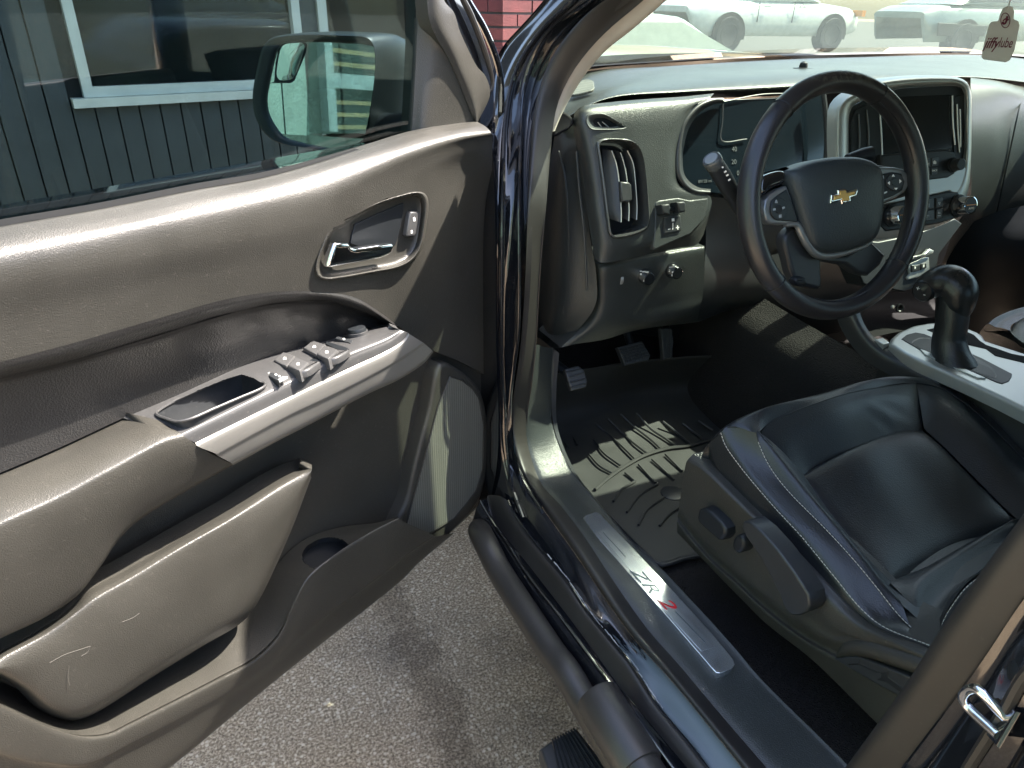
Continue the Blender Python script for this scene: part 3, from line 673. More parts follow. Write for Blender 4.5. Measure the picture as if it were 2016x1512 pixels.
# ---------------- body opening: pillar, seals, sill
def soft(pts, k=7, n=90):
    C = crsample(pts, n); w_ = np.ones(k)/k; Pd = np.vstack([np.repeat(C[:1], k//2, 0), C, np.repeat(C[-1:], k//2, 0)])
    O = np.stack([np.convolve(Pd[:, i], w_, 'valid') for i in range(3)], 1); O[0], O[-1] = C[0], C[-1]; return O
def band(name, curves, mat, nu=70, nv=4, parent=truck, skirt=None):
    if 'pillar' in name or 'jamb' in name: curves = [soft(c) for c in curves]
    return G().loft(curves, nu, nv, skirt=skirt).out(name, mat, parent)
K1 = [(1130,-70),(1079,0),(1039,45),(1002,84),(982,108),(974,150),(970,220),(968,400),(968,560),(970,700),(974,800),(972,900),(962,960),(954,1000)]
K1b = [(1165,-70),(1112,0),(1068,45),(1030,90),(1005,130),(990,180),(984,260),(980,400),(979,560),(981,700),(985,800),(985,900),(990,960),(1003,1000)]
K2 = [(1185,-70),(1123,6),(1080,45),(1043,90),(1018,135),(1003,185),(994,250),(990,400),(988,560),(988,700),(992,800),(995,880),(1006,950),(1030,1020)]
K2b = [(1200,-70),(1150,0),(1100,40),(1055,92),(1030,140),(1013,190),(1004,260),(998,400),(996,560),(996,700),(999,800),(1001,880),(1016,960),(1046,1030)]
K3 = [(1228,-70),(1165,0),(1093,52),(1059,104),(1044,139),(1032,180),(1026,250),(1022,375),(1022,480),(1022,590),(1020,660),(1010,740),(1004,800),(1003,850),(1012,905),(1035,955),(1066,1005)]
K4 = [(1300,-70),(1215,0),(1150,40),(1105,90),(1080,130),(1062,180),(1050,230),(1043,300),(1040,400),(1038,500),(1033,600),(1024,699),(1011,785),(1006,838),(1011,885),(1034,941),(1067,997),(1137,1096),(1205,1198),(1256,1266),(1323,1340),(1401,1435),(1480,1535)]
K5 = [(1330,-70),(1250,0),(1195,47),(1153,92),(1120,139),(1096,191),(1087,233),(1080,300),(1072,400),(1063,500),(1057,600),(1052,686),(1045,749),(1036,812),(1037,865),(1049,911),(1065,951),(1105,997),(1151,1058),(1205,1140),(1272,1235),(1340,1313),(1408,1394),(1520,1525)]
X4 = lambda L: XP(L, .640, .790); X5 = lambda L: XP(L, .680, .812); XO = lambda L, b, t: XP(L, b, t)
band('pillar', [[p+np.array([.03, .02, -.01])+np.array([0, .5, 0])*min(1, max(0, (1.42-p[2])*6)) for p in XO(K1, .60, .752)], [p+np.array([.0, .012, .0]) for p in XO(K1, .585, .745)], XO(K1, .585, .750), XO(K1b, .592, .756), XO(K2, .605, .762)], PNT, 80, 4)
band('pillar_flange', [XO(K2, .603, .760), XO(K2b, .612, .768), XO(K3[:14], .628, .778)], PNT, 80, 4)
G().tube(XO(K2, .600, .757), .005, 8, False, 60).out('roof_rail_seam', PNW, truck)
band('door_jamb', [XO(K3, .626, .777), [(a*.5+b*.5)+np.array([.012, .02, 0]) for a, b in zip(crsample(XO(K3, .626, .777), 17), crsample(X4(K4[:17]), 17))], X4(K4[:17])], PNT, 80, 4)
G().tube(XO(K3, .624, .775), .0035, 8, False, 70).out('jamb_seam', PNW, truck)
mid45 = [((a[0]+b[0])/2, (a[1]+b[1])/2) for a, b in zip(K4, K5[:23])]
c4 = crsample(X4(K4), 90); c5 = crsample(X5(K5), 90)
up45 = np.array([-.012, -.006, .012])
band('door_seal', [c4+np.array([.01, 0, -.012]), c4, c4*.75+c5*.25+up45, c4*.45+c5*.55+up45*1.5, c4*.18+c5*.82+up45*.9, c5, c5+np.array([.004, 0, -.010])], RUB, 90, 3)
K6 = [(1390,-70),(1312,0),(1242,60),(1193,99),(1158,139),(1131,179),(1113,211),(1100,240),(1090,262)]
K5a = [(1330,-70),(1250,0),(1195,47),(1153,92),(1120,139),(1096,191),(1087,233),(1083,262)]
band('pillar_trim', [XP(K5a, .685, .815), [p*.5+q*.5+np.array([.0, -.012, .006]) for p, q in zip(crsample(XP(K5a, .685, .815), 12), crsample(XP(K6, .735, .862), 12))], XP(K6, .735, .862), [p+np.array([.03, .06, 0]) for p in XP(K6, .735, .862)]], TRM, 40, 6)
G().slab([P(1090,225,'y',1.25), P(1103,219,'y',1.25), P(1122,228,'y',1.24), P(1131,240,'y',1.235), P(1124,252,'y',1.23), P(1108,262,'y',1.23), P(1092,270,'y',1.235), P(1085,262,'y',1.25)], (-.3, -.95, 0), .03, .005, 30).out('trim_foot', plain('foot_black', (.008, .008, .009), .75, spec=.2), truck)
# rocker: painted step between the seal and the lower lip, then the lower lip and the outer skin
E1 = [(1000,985),(1012,1010),(1056,1070),(1117,1144),(1157,1204),(1205,1262),(1239,1302),(1296,1390),(1364,1472),(1400,1520)]
E15 = [(962,975),(972,1010),(1046,1105),(1137,1222),(1225,1340),(1306,1437),(1370,1512),(1390,1535)]
E2 = [(946,985),(954,1000),(1002,1074),(1042,1135),(1093,1200),(1144,1268),(1181,1318),(1239,1396),(1320,1508),(1340,1535)]
E3 = [(935,1010),(964,1040),(1012,1114),(1052,1178),(1117,1273),(1160,1340),(1210,1430),(1260,1520)]
K4s = [(1003,860),(1012,905),(1035,955),(1067,1000),(1137,1098),(1205,1200),(1256,1268),(1323,1342),(1401,1437),(1480,1537)]
xc = lambda L, x: [onx(a, b, x-(.020 if x < .65 else 0)) for a, b in L]
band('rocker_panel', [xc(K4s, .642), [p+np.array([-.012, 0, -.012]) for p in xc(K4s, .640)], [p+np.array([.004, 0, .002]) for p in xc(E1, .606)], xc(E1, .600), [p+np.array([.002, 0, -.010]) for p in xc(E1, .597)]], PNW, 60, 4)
band('sill_lip_seal', [[p+np.array([.004, 0, -.006]) for p in xc(E1, .598)], [p*.6+q*.4+np.array([0, 0, .006]) for p, q in zip(crsample(xc(E1, .596), 12), crsample(xc(E15, .584), 12))], xc(E15, .580), [p+np.array([-.004, 0, -.012]) for p in xc(E15, .579)]], RUB, 60, 4)
band('rocker_step', [[p+np.array([-.004, 0, -.010]) for p in xc(E15, .580)], [p+np.array([.004, 0, .0]) for p in xc(E2, .566)], xc(E2, .562), [p+np.array([-.002, 0, -.008]) for p in xc(E2, .561)]], PNT, 60, 4)
G().tube(xc(E1, .599), .0022, 6, False, 50).out('sill_edge', PNW, truck)
G().tube(xc(E2, .561), .0022, 6, False, 50).out('step_edge', CHR, truck)
band('rocker_skin', [[p+np.array([-.002, 0, -.006]) for p in xc(E2, .561)], xc(E3, .548), [p+np.array([-.01, 0, -.10]) for p in xc(E3, .548)], [p+np.array([.10, 0, -.24]) for p in xc(E3, .548)]], PNW, 60, 4)
def sky_dust_rocker():  # bluish film towards the rear: reflected sky painted in, together with dust
    m, t, b = nodes('sky_dust_rocker_paint'); b.inputs['Coat Weight'].default_value = .8; b.inputs['Coat Roughness'].default_value = .04
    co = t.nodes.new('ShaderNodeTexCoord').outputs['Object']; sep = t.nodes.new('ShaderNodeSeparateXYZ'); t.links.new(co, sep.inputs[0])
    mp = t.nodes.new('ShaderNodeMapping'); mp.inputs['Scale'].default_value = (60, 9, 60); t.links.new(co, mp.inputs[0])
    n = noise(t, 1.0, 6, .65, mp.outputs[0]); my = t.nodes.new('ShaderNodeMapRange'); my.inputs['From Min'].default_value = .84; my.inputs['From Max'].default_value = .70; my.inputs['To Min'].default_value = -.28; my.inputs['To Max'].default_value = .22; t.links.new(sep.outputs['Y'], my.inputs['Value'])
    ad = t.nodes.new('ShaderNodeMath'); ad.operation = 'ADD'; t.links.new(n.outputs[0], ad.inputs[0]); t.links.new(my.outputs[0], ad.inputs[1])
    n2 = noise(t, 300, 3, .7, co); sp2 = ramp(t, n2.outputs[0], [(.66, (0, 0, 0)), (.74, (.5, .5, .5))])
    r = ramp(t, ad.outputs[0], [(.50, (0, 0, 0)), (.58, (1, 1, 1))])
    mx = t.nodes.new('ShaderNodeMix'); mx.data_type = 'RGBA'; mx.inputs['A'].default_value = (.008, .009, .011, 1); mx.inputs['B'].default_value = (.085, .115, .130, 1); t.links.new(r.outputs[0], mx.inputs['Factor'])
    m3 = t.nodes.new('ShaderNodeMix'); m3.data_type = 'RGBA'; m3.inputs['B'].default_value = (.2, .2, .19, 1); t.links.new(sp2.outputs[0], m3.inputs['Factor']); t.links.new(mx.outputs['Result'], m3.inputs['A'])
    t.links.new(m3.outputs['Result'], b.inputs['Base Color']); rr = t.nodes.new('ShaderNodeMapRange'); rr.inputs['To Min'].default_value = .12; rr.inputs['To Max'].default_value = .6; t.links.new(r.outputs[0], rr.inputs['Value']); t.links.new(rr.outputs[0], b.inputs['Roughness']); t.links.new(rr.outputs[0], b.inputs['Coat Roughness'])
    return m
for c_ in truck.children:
    if c_.name.startswith('rocker_panel'): c_.data.materials[0] = sky_dust_rocker()
# worn-off paint along the sill edge
g = G()
for k_ in range(70):
    t = random.random()**1.2; i = 0.28+0.55*t; q = crsample(xc(E1, .602), 100)[int(i*99)]
    s_ = random.uniform(.0003, .0011); g.box(q+np.array([.002+random.uniform(-.0006, .0012), 0, .0026]), (s_*.8, random.uniform(.002, .009), .0005))
o = g.out('paint_scuff', plain('bare_scuff', (.5, .5, .48), .6), truck, False); o['kind'] = 'stuff'
# ---------------- running board
tl = [(905,930),(918,980),(927,1034),(934,1068),(947,1098),(1002,1186),(1063,1281),(1096,1325),(1124,1376),(1180,1470),(1240,1570)]
tr_ = [(945,940),(955,1000),(963,1036),(981,1078),(1015,1142),(1063,1217),(1117,1298),(1137,1325),(1160,1362),(1215,1455),(1275,1550)]
tcx = [onx((a[0]+b[0])/2, (a[1]+b[1])/2, .496) for a, b in zip(tl, tr_)]
dt_ = (tcx[3]-tcx[6])/np.linalg.norm(tcx[3]-tcx[6]); tcx[2] = tcx[3]+dt_*.05+np.array([.008, 0, -.012]); tcx[1] = tcx[3]+dt_*.11+np.array([.03, 0, -.055]); tcx[0] = tcx[3]+dt_*.17+np.array([.07, 0, -.13])
G().tube(tcx, .027, 24, False, 70).out('running_board', TUB, truck)
RBD = truck.children[-1]
e0, e1 = onx(1175, 1372, .490), onx(1290, 1560, .490)
dd = (e1-e0)/np.linalg.norm(e1-e0)
g = G().lathe(e0, dd, [(.026, -.002), (.0365, .0), (.0385, .004), (.0385, .125), (.037, .130), (.033, .131), (.033, .16), (.0385, .165), (.0385, .5), (.03, .5)], 36); g.out('tube_sleeve', TUB, RBD)
st = [onz(1062, 1474, .40), onz(1083, 1458, .40), onz(1135, 1432, .40), onz(1250, 1580, .40), onz(1110, 1600, .40)]
G().slab(st, (0, 0, 1), .035, .006).out('step_pad', PLS, RBD)
g = G(); a0, a1 = st[1], st[2]; b0, b1 = st[4], st[3]
for k_ in range(9):
    t = .08+k_*.1; p = a0*(1-t)+a1*t; q = b0*(1-t)+b1*t; g.tube([p+UP*.001, q+UP*.001], .0022, 6)
g.out('tread_rib', PLB, RBD)
# sill trim with its plate
CE = [(1089,686),(1084,759),(1085,825),(1098,871),(1125,927),(1165,978),(1204,1025),(1249,1076),(1300,1120),(1374,1198),(1442,1273),(1500,1341),(1610,1450),(1700,1540)]
K5s = [(1053,680),(1045,749),(1036,812),(1037,865),(1049,911),(1065,951),(1105,997),(1151,1060),(1205,1141),(1272,1236),(1340,1314),(1408,1395),(1520,1525),(1545,1560)]
c5s = crsample(XP(K5s, .680, .812), 60); ce = crsample([onx(a, b, .768) for a, b in CE], 60)
band('sill_trim', [c5s, c5s*.85+ce*.15+np.array([0, 0, .003]), c5s*.4+ce*.6+np.array([0, 0, .000]), c5s*.06+ce*.94+np.array([0, 0, .001]), ce, ce+np.array([.006, 0, -.05])], PLD, 60, 4)
TRIM = truck.children[-1]
SP = Plane(onx(1290, 1165, .7145), (0.02, 0, 1.0))
pl = [(1147,1021),(1153,1014),(1172,1008),(1182,1011),(1190,1021),(1250,1082),(1330,1168),(1400,1245),(1443,1297),(1447,1308),(1440,1316),(1420,1325),(1410,1324),(1400,1314),(1330,1233),(1262,1156),(1200,1086),(1160,1040)]
pz = SP(1290, 1165)[2]
def lift(L, c): return [SP(x, y, c) for x, y in L]
zoff = max(0.0, float(np.max([0]))) 
G().slab(lift(pl, .0), SP.n, .012, .0012).out('sill_plate', ALP, TRIM)
inn = [(1176,1047),(1193,1040),(1245,1095),(1300,1160),(1350,1215),(1407,1273),(1381,1282),(1330,1226),(1270,1155),(1215,1093)]
G().slab(lift(inn, .0006), SP.n, .002, .0004).out('plate_inlay', ALU, TRIM)
along = SP(1407, 1273)-SP(1193, 1040); along /= np.linalg.norm(along)
acr = np.cross(along, SP.n)
ENG = plain('engraving', (.10, .12, .14), .3, metal=.6)
for a_, b_ in (((1187,1048),(1232,1097)), ((1330,1205),(1388,1265))):
    G().tube([SP(*a_, .0006), SP(*b_, .0006)], .0009, 6).out('engraved_line', ENG, TRIM)
text('lettering', 'ZR', .034, SP(1268, 1143, .0009), along, -acr if (-acr)[0] > 0 else acr, ENG, TRIM, .0004, sx=1.7, shear=.3)
text('red_numeral', '2', .036, SP(1311, 1187, .0009), along, -acr if (-acr)[0] > 0 else acr, RED, TRIM, .0006, sx=1.7, shear=.3)
# ---------------- B pillar
BL = [(2090,950),(2016,1046),(1945,1138),(1874,1232),(1806,1339),(1772,1386),(1705,1474),(1655,1540)]
BR = [(2100,1050),(2016,1160),(1942,1271),(1867,1376),(1830,1426),(1772,1503),(1735,1550)]
bl = crsample(xc(BL, .700), 40); br = crsample(xc(BR, .672), 40)
bu = np.array([-.016, .012, .004])
band('pillar_seal', [bl+np.array([.03, .0, 0]), bl, bl*.7+br*.3+bu, bl*.35+br*.65+bu, br, br+np.array([.004, -.012, -.004])], RUB, 40, 4)
BQ = [(2016,1180),(1950,1290),(1880,1390),(1845,1440),(1790,1515)]
BX = [(2100,1235),(2016,1330),(1985,1385),(1950,1440),(1905,1512),(1880,1560)]
br2 = [(2100,1070),(2016,1172),(1942,1283),(1867,1388),(1830,1438),(1772,1515),(1740,1560)]
BP0 = crsample(xc(br2, .668), 40); BP1 = crsample(xc(BX, .640), 40)
BP1 = crsample([onx(a, b, .640) for a, b in BX], 40)
band('center_pillar', [BP0+np.array([.03, -.0, 0]), BP0, BP0*.5+BP1*.5+np.array([.012, .008, 0]), BP1, BP1+np.array([-.004, -.008, -.006]), BP1+np.array([-.02, -.18, -.03])], PNT, 40, 4)
G().tube([p+np.array([-.004, -.002, 0]) for p in BP1], .006, 8).out('pillar_edge_seal', RUB, truck)
BPl = Plane(onx(1935, 1400, .655), np.array([-.62, .70, .15]))
sk_ = [(1962,1442),(1905,1382),(1897,1368),(1908,1354),(1925,1352),(1940,1362),(1984,1412)]
sb = BPl(1935, 1400)
G().tube([BPl(1965, 1447, .0), BPl(1903, 1388, .022), BPl(1896, 1374, .028), BPl(1906, 1359, .030), BPl(1924, 1357, .028), BPl(1936, 1366, .024), BPl(1978, 1412, .0)], .0052, 12, False, 40).out('door_striker', CHR, truck)
G().slab([BPl(1885, 1385, .002), BPl(1940, 1340, .002), BPl(2000, 1400, .002), BPl(1960, 1470, .002)], BPl.n, .004, .003).out('striker_base', PNW, truck)
G().lathe(BPl(2010, 1322, .0), BPl.n, [(.012, 0), (.012, .006), (.007, .009), (.0, .009)], 16).out('pillar_bolt', PLB, truck)

# ---------------- cab shell: roof, hood, far side, rear (most of it outside the picture, but it shades and closes the cab)
WB = [P(1085,262,'y',1.50), P(1165,131,'y',1.60), P(1300,122,'y',1.68), P(1500,110,'y',1.72), P(1700,104,'y',1.72), P(1913,103,'y',1.68), P(2060,112,'y',1.58)]
WB[0] = np.array([.84, 1.66, WB[1][2]])
hx0, hx1 = .835, 2.26
HD = [np.array([.835, 1.16, 1.69]), np.array([1.05, 1.115, 1.725]), np.array([1.3, 1.075, 1.745]), np.array([1.55, 1.06, 1.75]), np.array([1.8, 1.065, 1.745]), np.array([2.05, 1.09, 1.735]), np.array([2.26, 1.13, 1.70])]
HD = [np.array([.835+(p[0]-.835)*1.25, p[1]+.045, p[2]-.008]) for p in HD]
r0 = np.array(HD); r1 = r0+np.array([0, -.10, .025]); r2 = r0*np.array([1, 0, 1])+np.array([0, .2, .075]); r3 = r2+np.array([0, -.9, -.0]); r4 = r3+np.array([0, -.25, -.06])
G().loft([WB, HD], 40, 14).out('windshield', GSW, truck)
G().loft([r0, r1, r2, r3, r4], 30, 5, skirt=(0, 0, -.03)).out('roof', PNT, truck)
G().loft([r0-[0, .01, .035], r1-[0, 0, .05], r2-[0, 0, .06], r3-[0, 0, .06]], 30, 4).out('headliner', TRM, truck)
# side rails joining the pillars to the roof
for sx in (0, 1):
    f_ = (lambda p: np.array([3.45-p[0], p[1], p[2]])) if sx else (lambda p: np.array(p))
    rl = [f_((.80, 1.26, 1.665)), f_((.81, 1.15, 1.70)), f_((.815, 1.0, 1.74)), f_((.805, .6, 1.775)), f_((.805, 0, 1.785)), f_((.80, -.7, 1.775)), f_((.79, -1.0, 1.70))]
    G().tube(rl, .035, 10, False, 40).out('roof_rail', PNT, truck)
    G().tube([f_((.655, .16, .6)), f_((.66, .15, 1.1)), f_((.70, .12, 1.25)), f_((.79, .06, 1.76))], .05, 10).out('center_pillar', PNT, truck)
    G().tube([f_((.60, -1.0, .55)), f_((.62, -1.0, 1.2)), f_((.80, -.85, 1.76))], .09, 10).out('rear_pillar', PNT, truck)
    dn = 'rear_door'
    G().slab([f_((.60, .10, .55)), f_((.585, .10, 1.0)), f_((.64, .10, 1.27)), f_((.64, -.95, 1.27)), f_((.585, -.95, 1.0)), f_((.60, -.95, .55))], (1 if sx else -1, 0, 0), .10, .02).out(dn, PNT, truck)
    G().slab([f_((.66, .10, 1.27)), f_((.79, .07, 1.74)), f_((.79, -.85, 1.74)), f_((.66, -.95, 1.27))], (1 if sx else -1, 0, .3), .005, .001).out('side_window', GSD, truck)
G().slab([np.array((2.84, 1.40, .55)), np.array((2.855, 1.40, 1.0)), np.array((2.80, 1.45, 1.30)), np.array((2.80, .15, 1.27)), np.array((2.855, .15, 1.0)), np.array((2.84, .15, .55))], (1, 0, 0), .10, .02).out('passenger_door', PNT, truck)
G().slab([np.array((2.78, 1.42, 1.30)), np.array((2.65, 1.05, 1.72)), np.array((2.65, .10, 1.75)), np.array((2.78, .12, 1.27))], (1, 0, .3), .005, .001).out('side_window', GSD, truck)
G().tube([np.array((2.83, 1.48, 1.30)), np.array((2.69, 1.45, 1.62)), np.array((2.64, 1.1, 1.72))], .05, 10, False, 20).out('passenger_pillar', TRM, truck)
G().slab([np.array((.66, -1.0, .5)), np.array((2.80, -1.0, .5)), np.array((2.80, -1.0, 1.27)), np.array((.66, -1.0, 1.27))], (0, 1, 0), .06, .02).out('rear_wall', PLS, truck)
G().slab([np.array((.80, -.98, 1.28)), np.array((2.65, -.98, 1.28)), np.array((2.6, -.9, 1.72)), np.array((.86, -.9, 1.72))], (0, 1, 0), .005, .001).out('rear_window', GSD, truck)
zW = WB[3][2]
hd0 = [np.array(q) for q in ((.72, 1.72, 1.33), (.86, 1.80, 1.40), (.99, 1.90, 1.455), (1.14, 1.96, 1.482), (1.55, 2.02, 1.489), (1.92, 2.00, 1.482), (2.02, 1.98, 1.455), (2.20, 1.92, 1.41), (2.44, 1.76, 1.33))]
def sh(L, y, z, k): return [np.array((1.55+(p[0]-1.55)*k, y+(p[1]-1.98), p[2]+z)) for p in L]
G().loft([hd0, sh(hd0, 2.3, -.003, 1.0), sh(hd0, 2.7, -.012, .98), sh(hd0, 3.05, -.045, .95), sh(hd0, 3.18, -.14, .93), sh(hd0, 3.22, -.7, .92)], 60, 6).out('hood', PNT, truck)
for sx in (0, 1):
    f_ = (lambda p: np.array([3.45-p[0], p[1], p[2]])) if sx else (lambda p: np.array(p))
    G().loft([[f_((.72, 1.72, 1.33)), f_((.72, 2.4, 1.32)), f_((.78, 3.15, 1.22))], [f_((.60, 1.50, 1.22)), f_((.56, 2.4, 1.20)), f_((.68, 3.12, 1.12))], [f_((.57, 1.50, .95)), f_((.54, 2.4, .95)), f_((.66, 3.12, .9))], [f_((.60, 1.50, .55)), f_((.60, 1.75, .55)), f_((.66, 3.1, .5))]], 20, 5).out('fender', PNT, truck)
    for yw in (2.35, -1.9):
        wh = G().lathe(f_((.62, yw, .38)), (-1 if not sx else 1, 0, 0), [(.22, -.12), (.36, -.12), (.385, -.08), (.385, .06), (.36, .1), (.24, .1), (.22, .05), (.1, .04), (.0, .05)], 36).out('wheel', TYR, truck)
# raised hood edge seen through the windshield, wiper cowl
g = G().loft([[p+np.array([0, .0, -.004]) for p in WB], [p+np.array([0, .10, -.035]) for p in WB]], 30, 2).out('cowl', PLB, truck)
# cargo bed
G().slab([np.array((.6, -1.06, 1.22)), np.array((2.5, -1.06, 1.22)), np.array((2.5, -2.6, 1.22)), np.array((.6, -2.6, 1.22))], (0, 0, 1), .70, .04).out('cargo_bed', PNT, truck)

# ================================================================== CAB INTERIOR
# floor, kick panel, firewall
FL = plain('carpet_floor', (.022, .021, .021), 1.0, grain=1.0, gscale=330, gdist=.006, spec=.1, dirt=.2)
G().slab([np.array((.735, -.9, .50)), np.array((2.76, -.9, .50)), np.array((2.76, 1.95, .50)), np.array((.735, 1.95, .50))], (0, 0, 1), .04, .005).out('carpet', CRP, truck)
G().loft([[np.array((.78, 1.55, .50)), np.array((2.7, 1.55, .50))], [np.array((.78, 1.75, .60)), np.array((2.7, 1.75, .60))], [np.array((.78, 1.88, .85)), np.array((2.7, 1.88, .85))], [np.array((.78, 1.84, 1.25)), np.array((2.7, 1.84, 1.25))]], 12, 4).out('firewall', FL, truck)
band('kick_panel', [ce[:34]+np.array([.004, 0, -.004]), ce[:34]+np.array([.02, .05, -.02]), ce[:34]+np.array([.03, .6, -.05])], PLS, 34, 3)
G().loft([[np.array((1.36, 1.86, .50)), np.array((1.36, 1.2, .50)), np.array((1.38, .6, .50)), np.array((1.38, -.5, .50))], [np.array((1.40, 1.86, .8)), np.array((1.40, 1.2, .78)), np.array((1.40, .6, .75)), np.array((1.40, -.5, .75))], [np.array((1.5, 1.86, .92)), np.array((1.5, 1.2, .86)), np.array((1.5, .6, .85)), np.array((1.5, -.5, .85))]], 20, 5).out('tunnel', FL, truck)

# ---------------- dashboard
DL = Plane((.912, 1.345, 1.264), (0, -.95, .31))
dash_root = G().loft([[P(1120,150,'y',1.60), P(1165,139,'y',1.62), P(1300,131,'y',1.67), P(1500,119,'y',1.71), P(1700,112,'y',1.71), P(1930,108,'y',1.67), P(2100,118,'y',1.6)],
     [P(1085,205,'y',1.43), P(1130,190,'y',1.45), P(1300,150,'y',1.50), P(1500,137,'y',1.52), P(1700,128,'y',1.52), P(1930,124,'y',1.50), P(2100,140,'y',1.45)],
     [P(1090,235,'y',1.345), P(1132,211,'y',1.35), P(1200,178,'y',1.365), P(1330,162,'y',1.365), P(1500,148,'y',1.365), P(1700,141,'y',1.35), P(1900,143,'y',1.34), P(2100,162,'y',1.34)],
     [P(1093,246,'y',1.305), P(1133,219,'y',1.30), P(1200,190,'y',1.305), P(1335,177,'y',1.30), P(1500,168,'y',1.295), P(1700,158,'y',1.29), P(1900,150,'y',1.29), P(2100,170,'y',1.29)],
     [P(1095,252,'y',1.315), P(1135,224,'y',1.31), P(1200,197,'y',1.315), P(1342,187,'y',1.31), P(1500,180,'y',1.305), P(1700,168,'y',1.30), P(1900,154,'y',1.30), P(2100,175,'y',1.30)],
     [P(1100,262,'y',1.38), P(1140,232,'y',1.38), P(1204,205,'y',1.38), P(1345,195,'y',1.40), P(1500,190,'y',1.40), P(1700,178,'y',1.38), P(1900,160,'y',1.36), P(2100,182,'y',1.36)]], 90, 6).out('dashboard', PLD, truck)
DASH = dash_root
def dk(name, L, c, mat, depth=.01, bev=.002, plane=DL, sm=0): return G().slab([plane(q[0], q[1], c) for q in L], plane.n, depth, bev, sm).out(name, mat, DASH)
z4 = lambda L: zm(L, 4.032, 1100, 150)
vent = z4([(297,520),(330,495),(480,488),(570,500),(630,540),(670,620),(700,800),(722,1100),(720,1180),(690,1222),(600,1262),(480,1288),(430,1288),(400,1260),(380,1150),(340,850),(312,650)])
sv = z4([(215,345),(232,312),(350,296),(395,312),(470,358),(546,405),(530,416),(300,426),(250,416),(228,390)])
rows = [[(1131,222,-.03),(1145,210,-.005),(1204,201,.0),(1273,195,0),(1348,190,0),(1406,184,0)],
        [(1129,232,-.03),(1145,221,.006),(1206,212,.016),(1275,206,.017),(1345,202,.016),(1395,194,.012)],
        [(1128,246,-.03),(1147,244,.010),(1215,240,.022),(1285,236,.022),(1335,232,.020),(1361,215,.014)],
        [(1133,280,-.03),(1157,282,.010),(1230,283,.020),(1290,284,.020),(1318,284,.018),(1334,280,.012)],
        [(1142,320,-.03),(1165,325,.008),(1235,328,.018),(1292,330,.018),(1315,330,.016),(1331,328,.011)],
        [(1149,365,-.03),(1172,368,.007),(1245,370,.016),(1298,370,.016),(1325,370,.014),(1340,366,.010)],
        [(1156,420,-.03),(1180,422,.006),(1250,418,.014),(1312,412,.014),(1355,402,.012),(1397,386,.010)],
        [(1164,470,-.03),(1188,476,.002),(1258,474,.012),(1320,462,.012),(1366,448,.010),(1396,422,.006)],
        [(1171,510,-.03),(1184,517,-.012),(1284,498,-.008),(1335,488,-.008),(1372,481,-.010),(1385,462,-.012)]]
G().loft([DL.pts(r) for r in rows], 120, 10, holes=[[(1237+(x-1237)*.97, 367+(y-367)*.985) for x, y in vent], [(1191+(x-1191)*.9, 240+(y-240)*.9) for x, y in sv]]).out('left_pod', PLD, DASH)
# air outlet
VC = np.array([0, .05, -.012])
gv = G().loft([DL.pts(vent, .015), DL.pts([(1237+(x-1237)*.96, 367+(y-367)*.98) for x, y in vent], .021), DL.pts([(1238+(x-1238)*.90, 368+(y-368)*.95) for x, y in vent], .016), [p+VC for p in DL.pts([(1240+(x-1240)*.84, 370+(y-370)*.93) for x, y in vent], .0)]], 60, 3, True)
gv.out('air_vent', plain('vent_bezel', (.05, .052, .052), .25, var=.05), DASH)
G().slab([p+VC for p in DL.pts(vent, -.002)], DL.n, .004, .001).out('vent_back', PLB, DASH)
fins = [([(345,580),(350,700),(370,900),(390,1100),(412,1135)], [(420,590),(455,690),(480,850),(495,1050),(495,1160)]),
        ([(430,585),(470,680),(490,840),(505,1040),(505,1120)], [(490,605),(520,700),(545,850),(558,1050),(555,1150)]),
        ([(500,600),(530,700),(555,850),(568,1050),(565,1120)], [(545,590),(590,690),(610,850),(622,1050),(618,1140)])]
for L0, R0 in fins:
    a_ = DL.pts(z4(L0), -.014); b_ = DL.pts(z4(R0), .004); c_ = [p+np.array([.004, .03, 0]) for p in b_]
    G().loft([a_, b_, c_], 20, 3).out('vent_fin', PLS, DASH); G().tube(b_, .0012, 6, False, 20).out('fin_edge', SIL, DASH)
dk('vent_tab', z4([(490,835),(560,840),(580,860),(588,980),(565,998),(500,1000)]), .012, PLS, .012, .004)
gs = G().loft([DL.pts(sv, .018), DL.pts([(1191+(x-1191)*.93, 240+(y-240)*.9) for x, y in sv], .0225), DL.pts([(1189+(x-1189)*.60, 242+(y-242)*.52) for x, y in sv], .004)], 40, 4, True)
gs.out('side_vent', plain('vent_grey', (.07, .075, .075), .3), DASH)
dk('side_vent_back', [(1189+(x-1189)*.68, 243+(y-243)*.62) for x, y in sv], .003, PLB, .003, .001)
for q in (((310,365),(340,405)), ((345,362),(400,408))): G().tube([DL(*z4([q[0]])[0], .007), DL(*z4([q[1]])[0], .007)], .0012, 6).out('vent_blade', SIL, DASH)
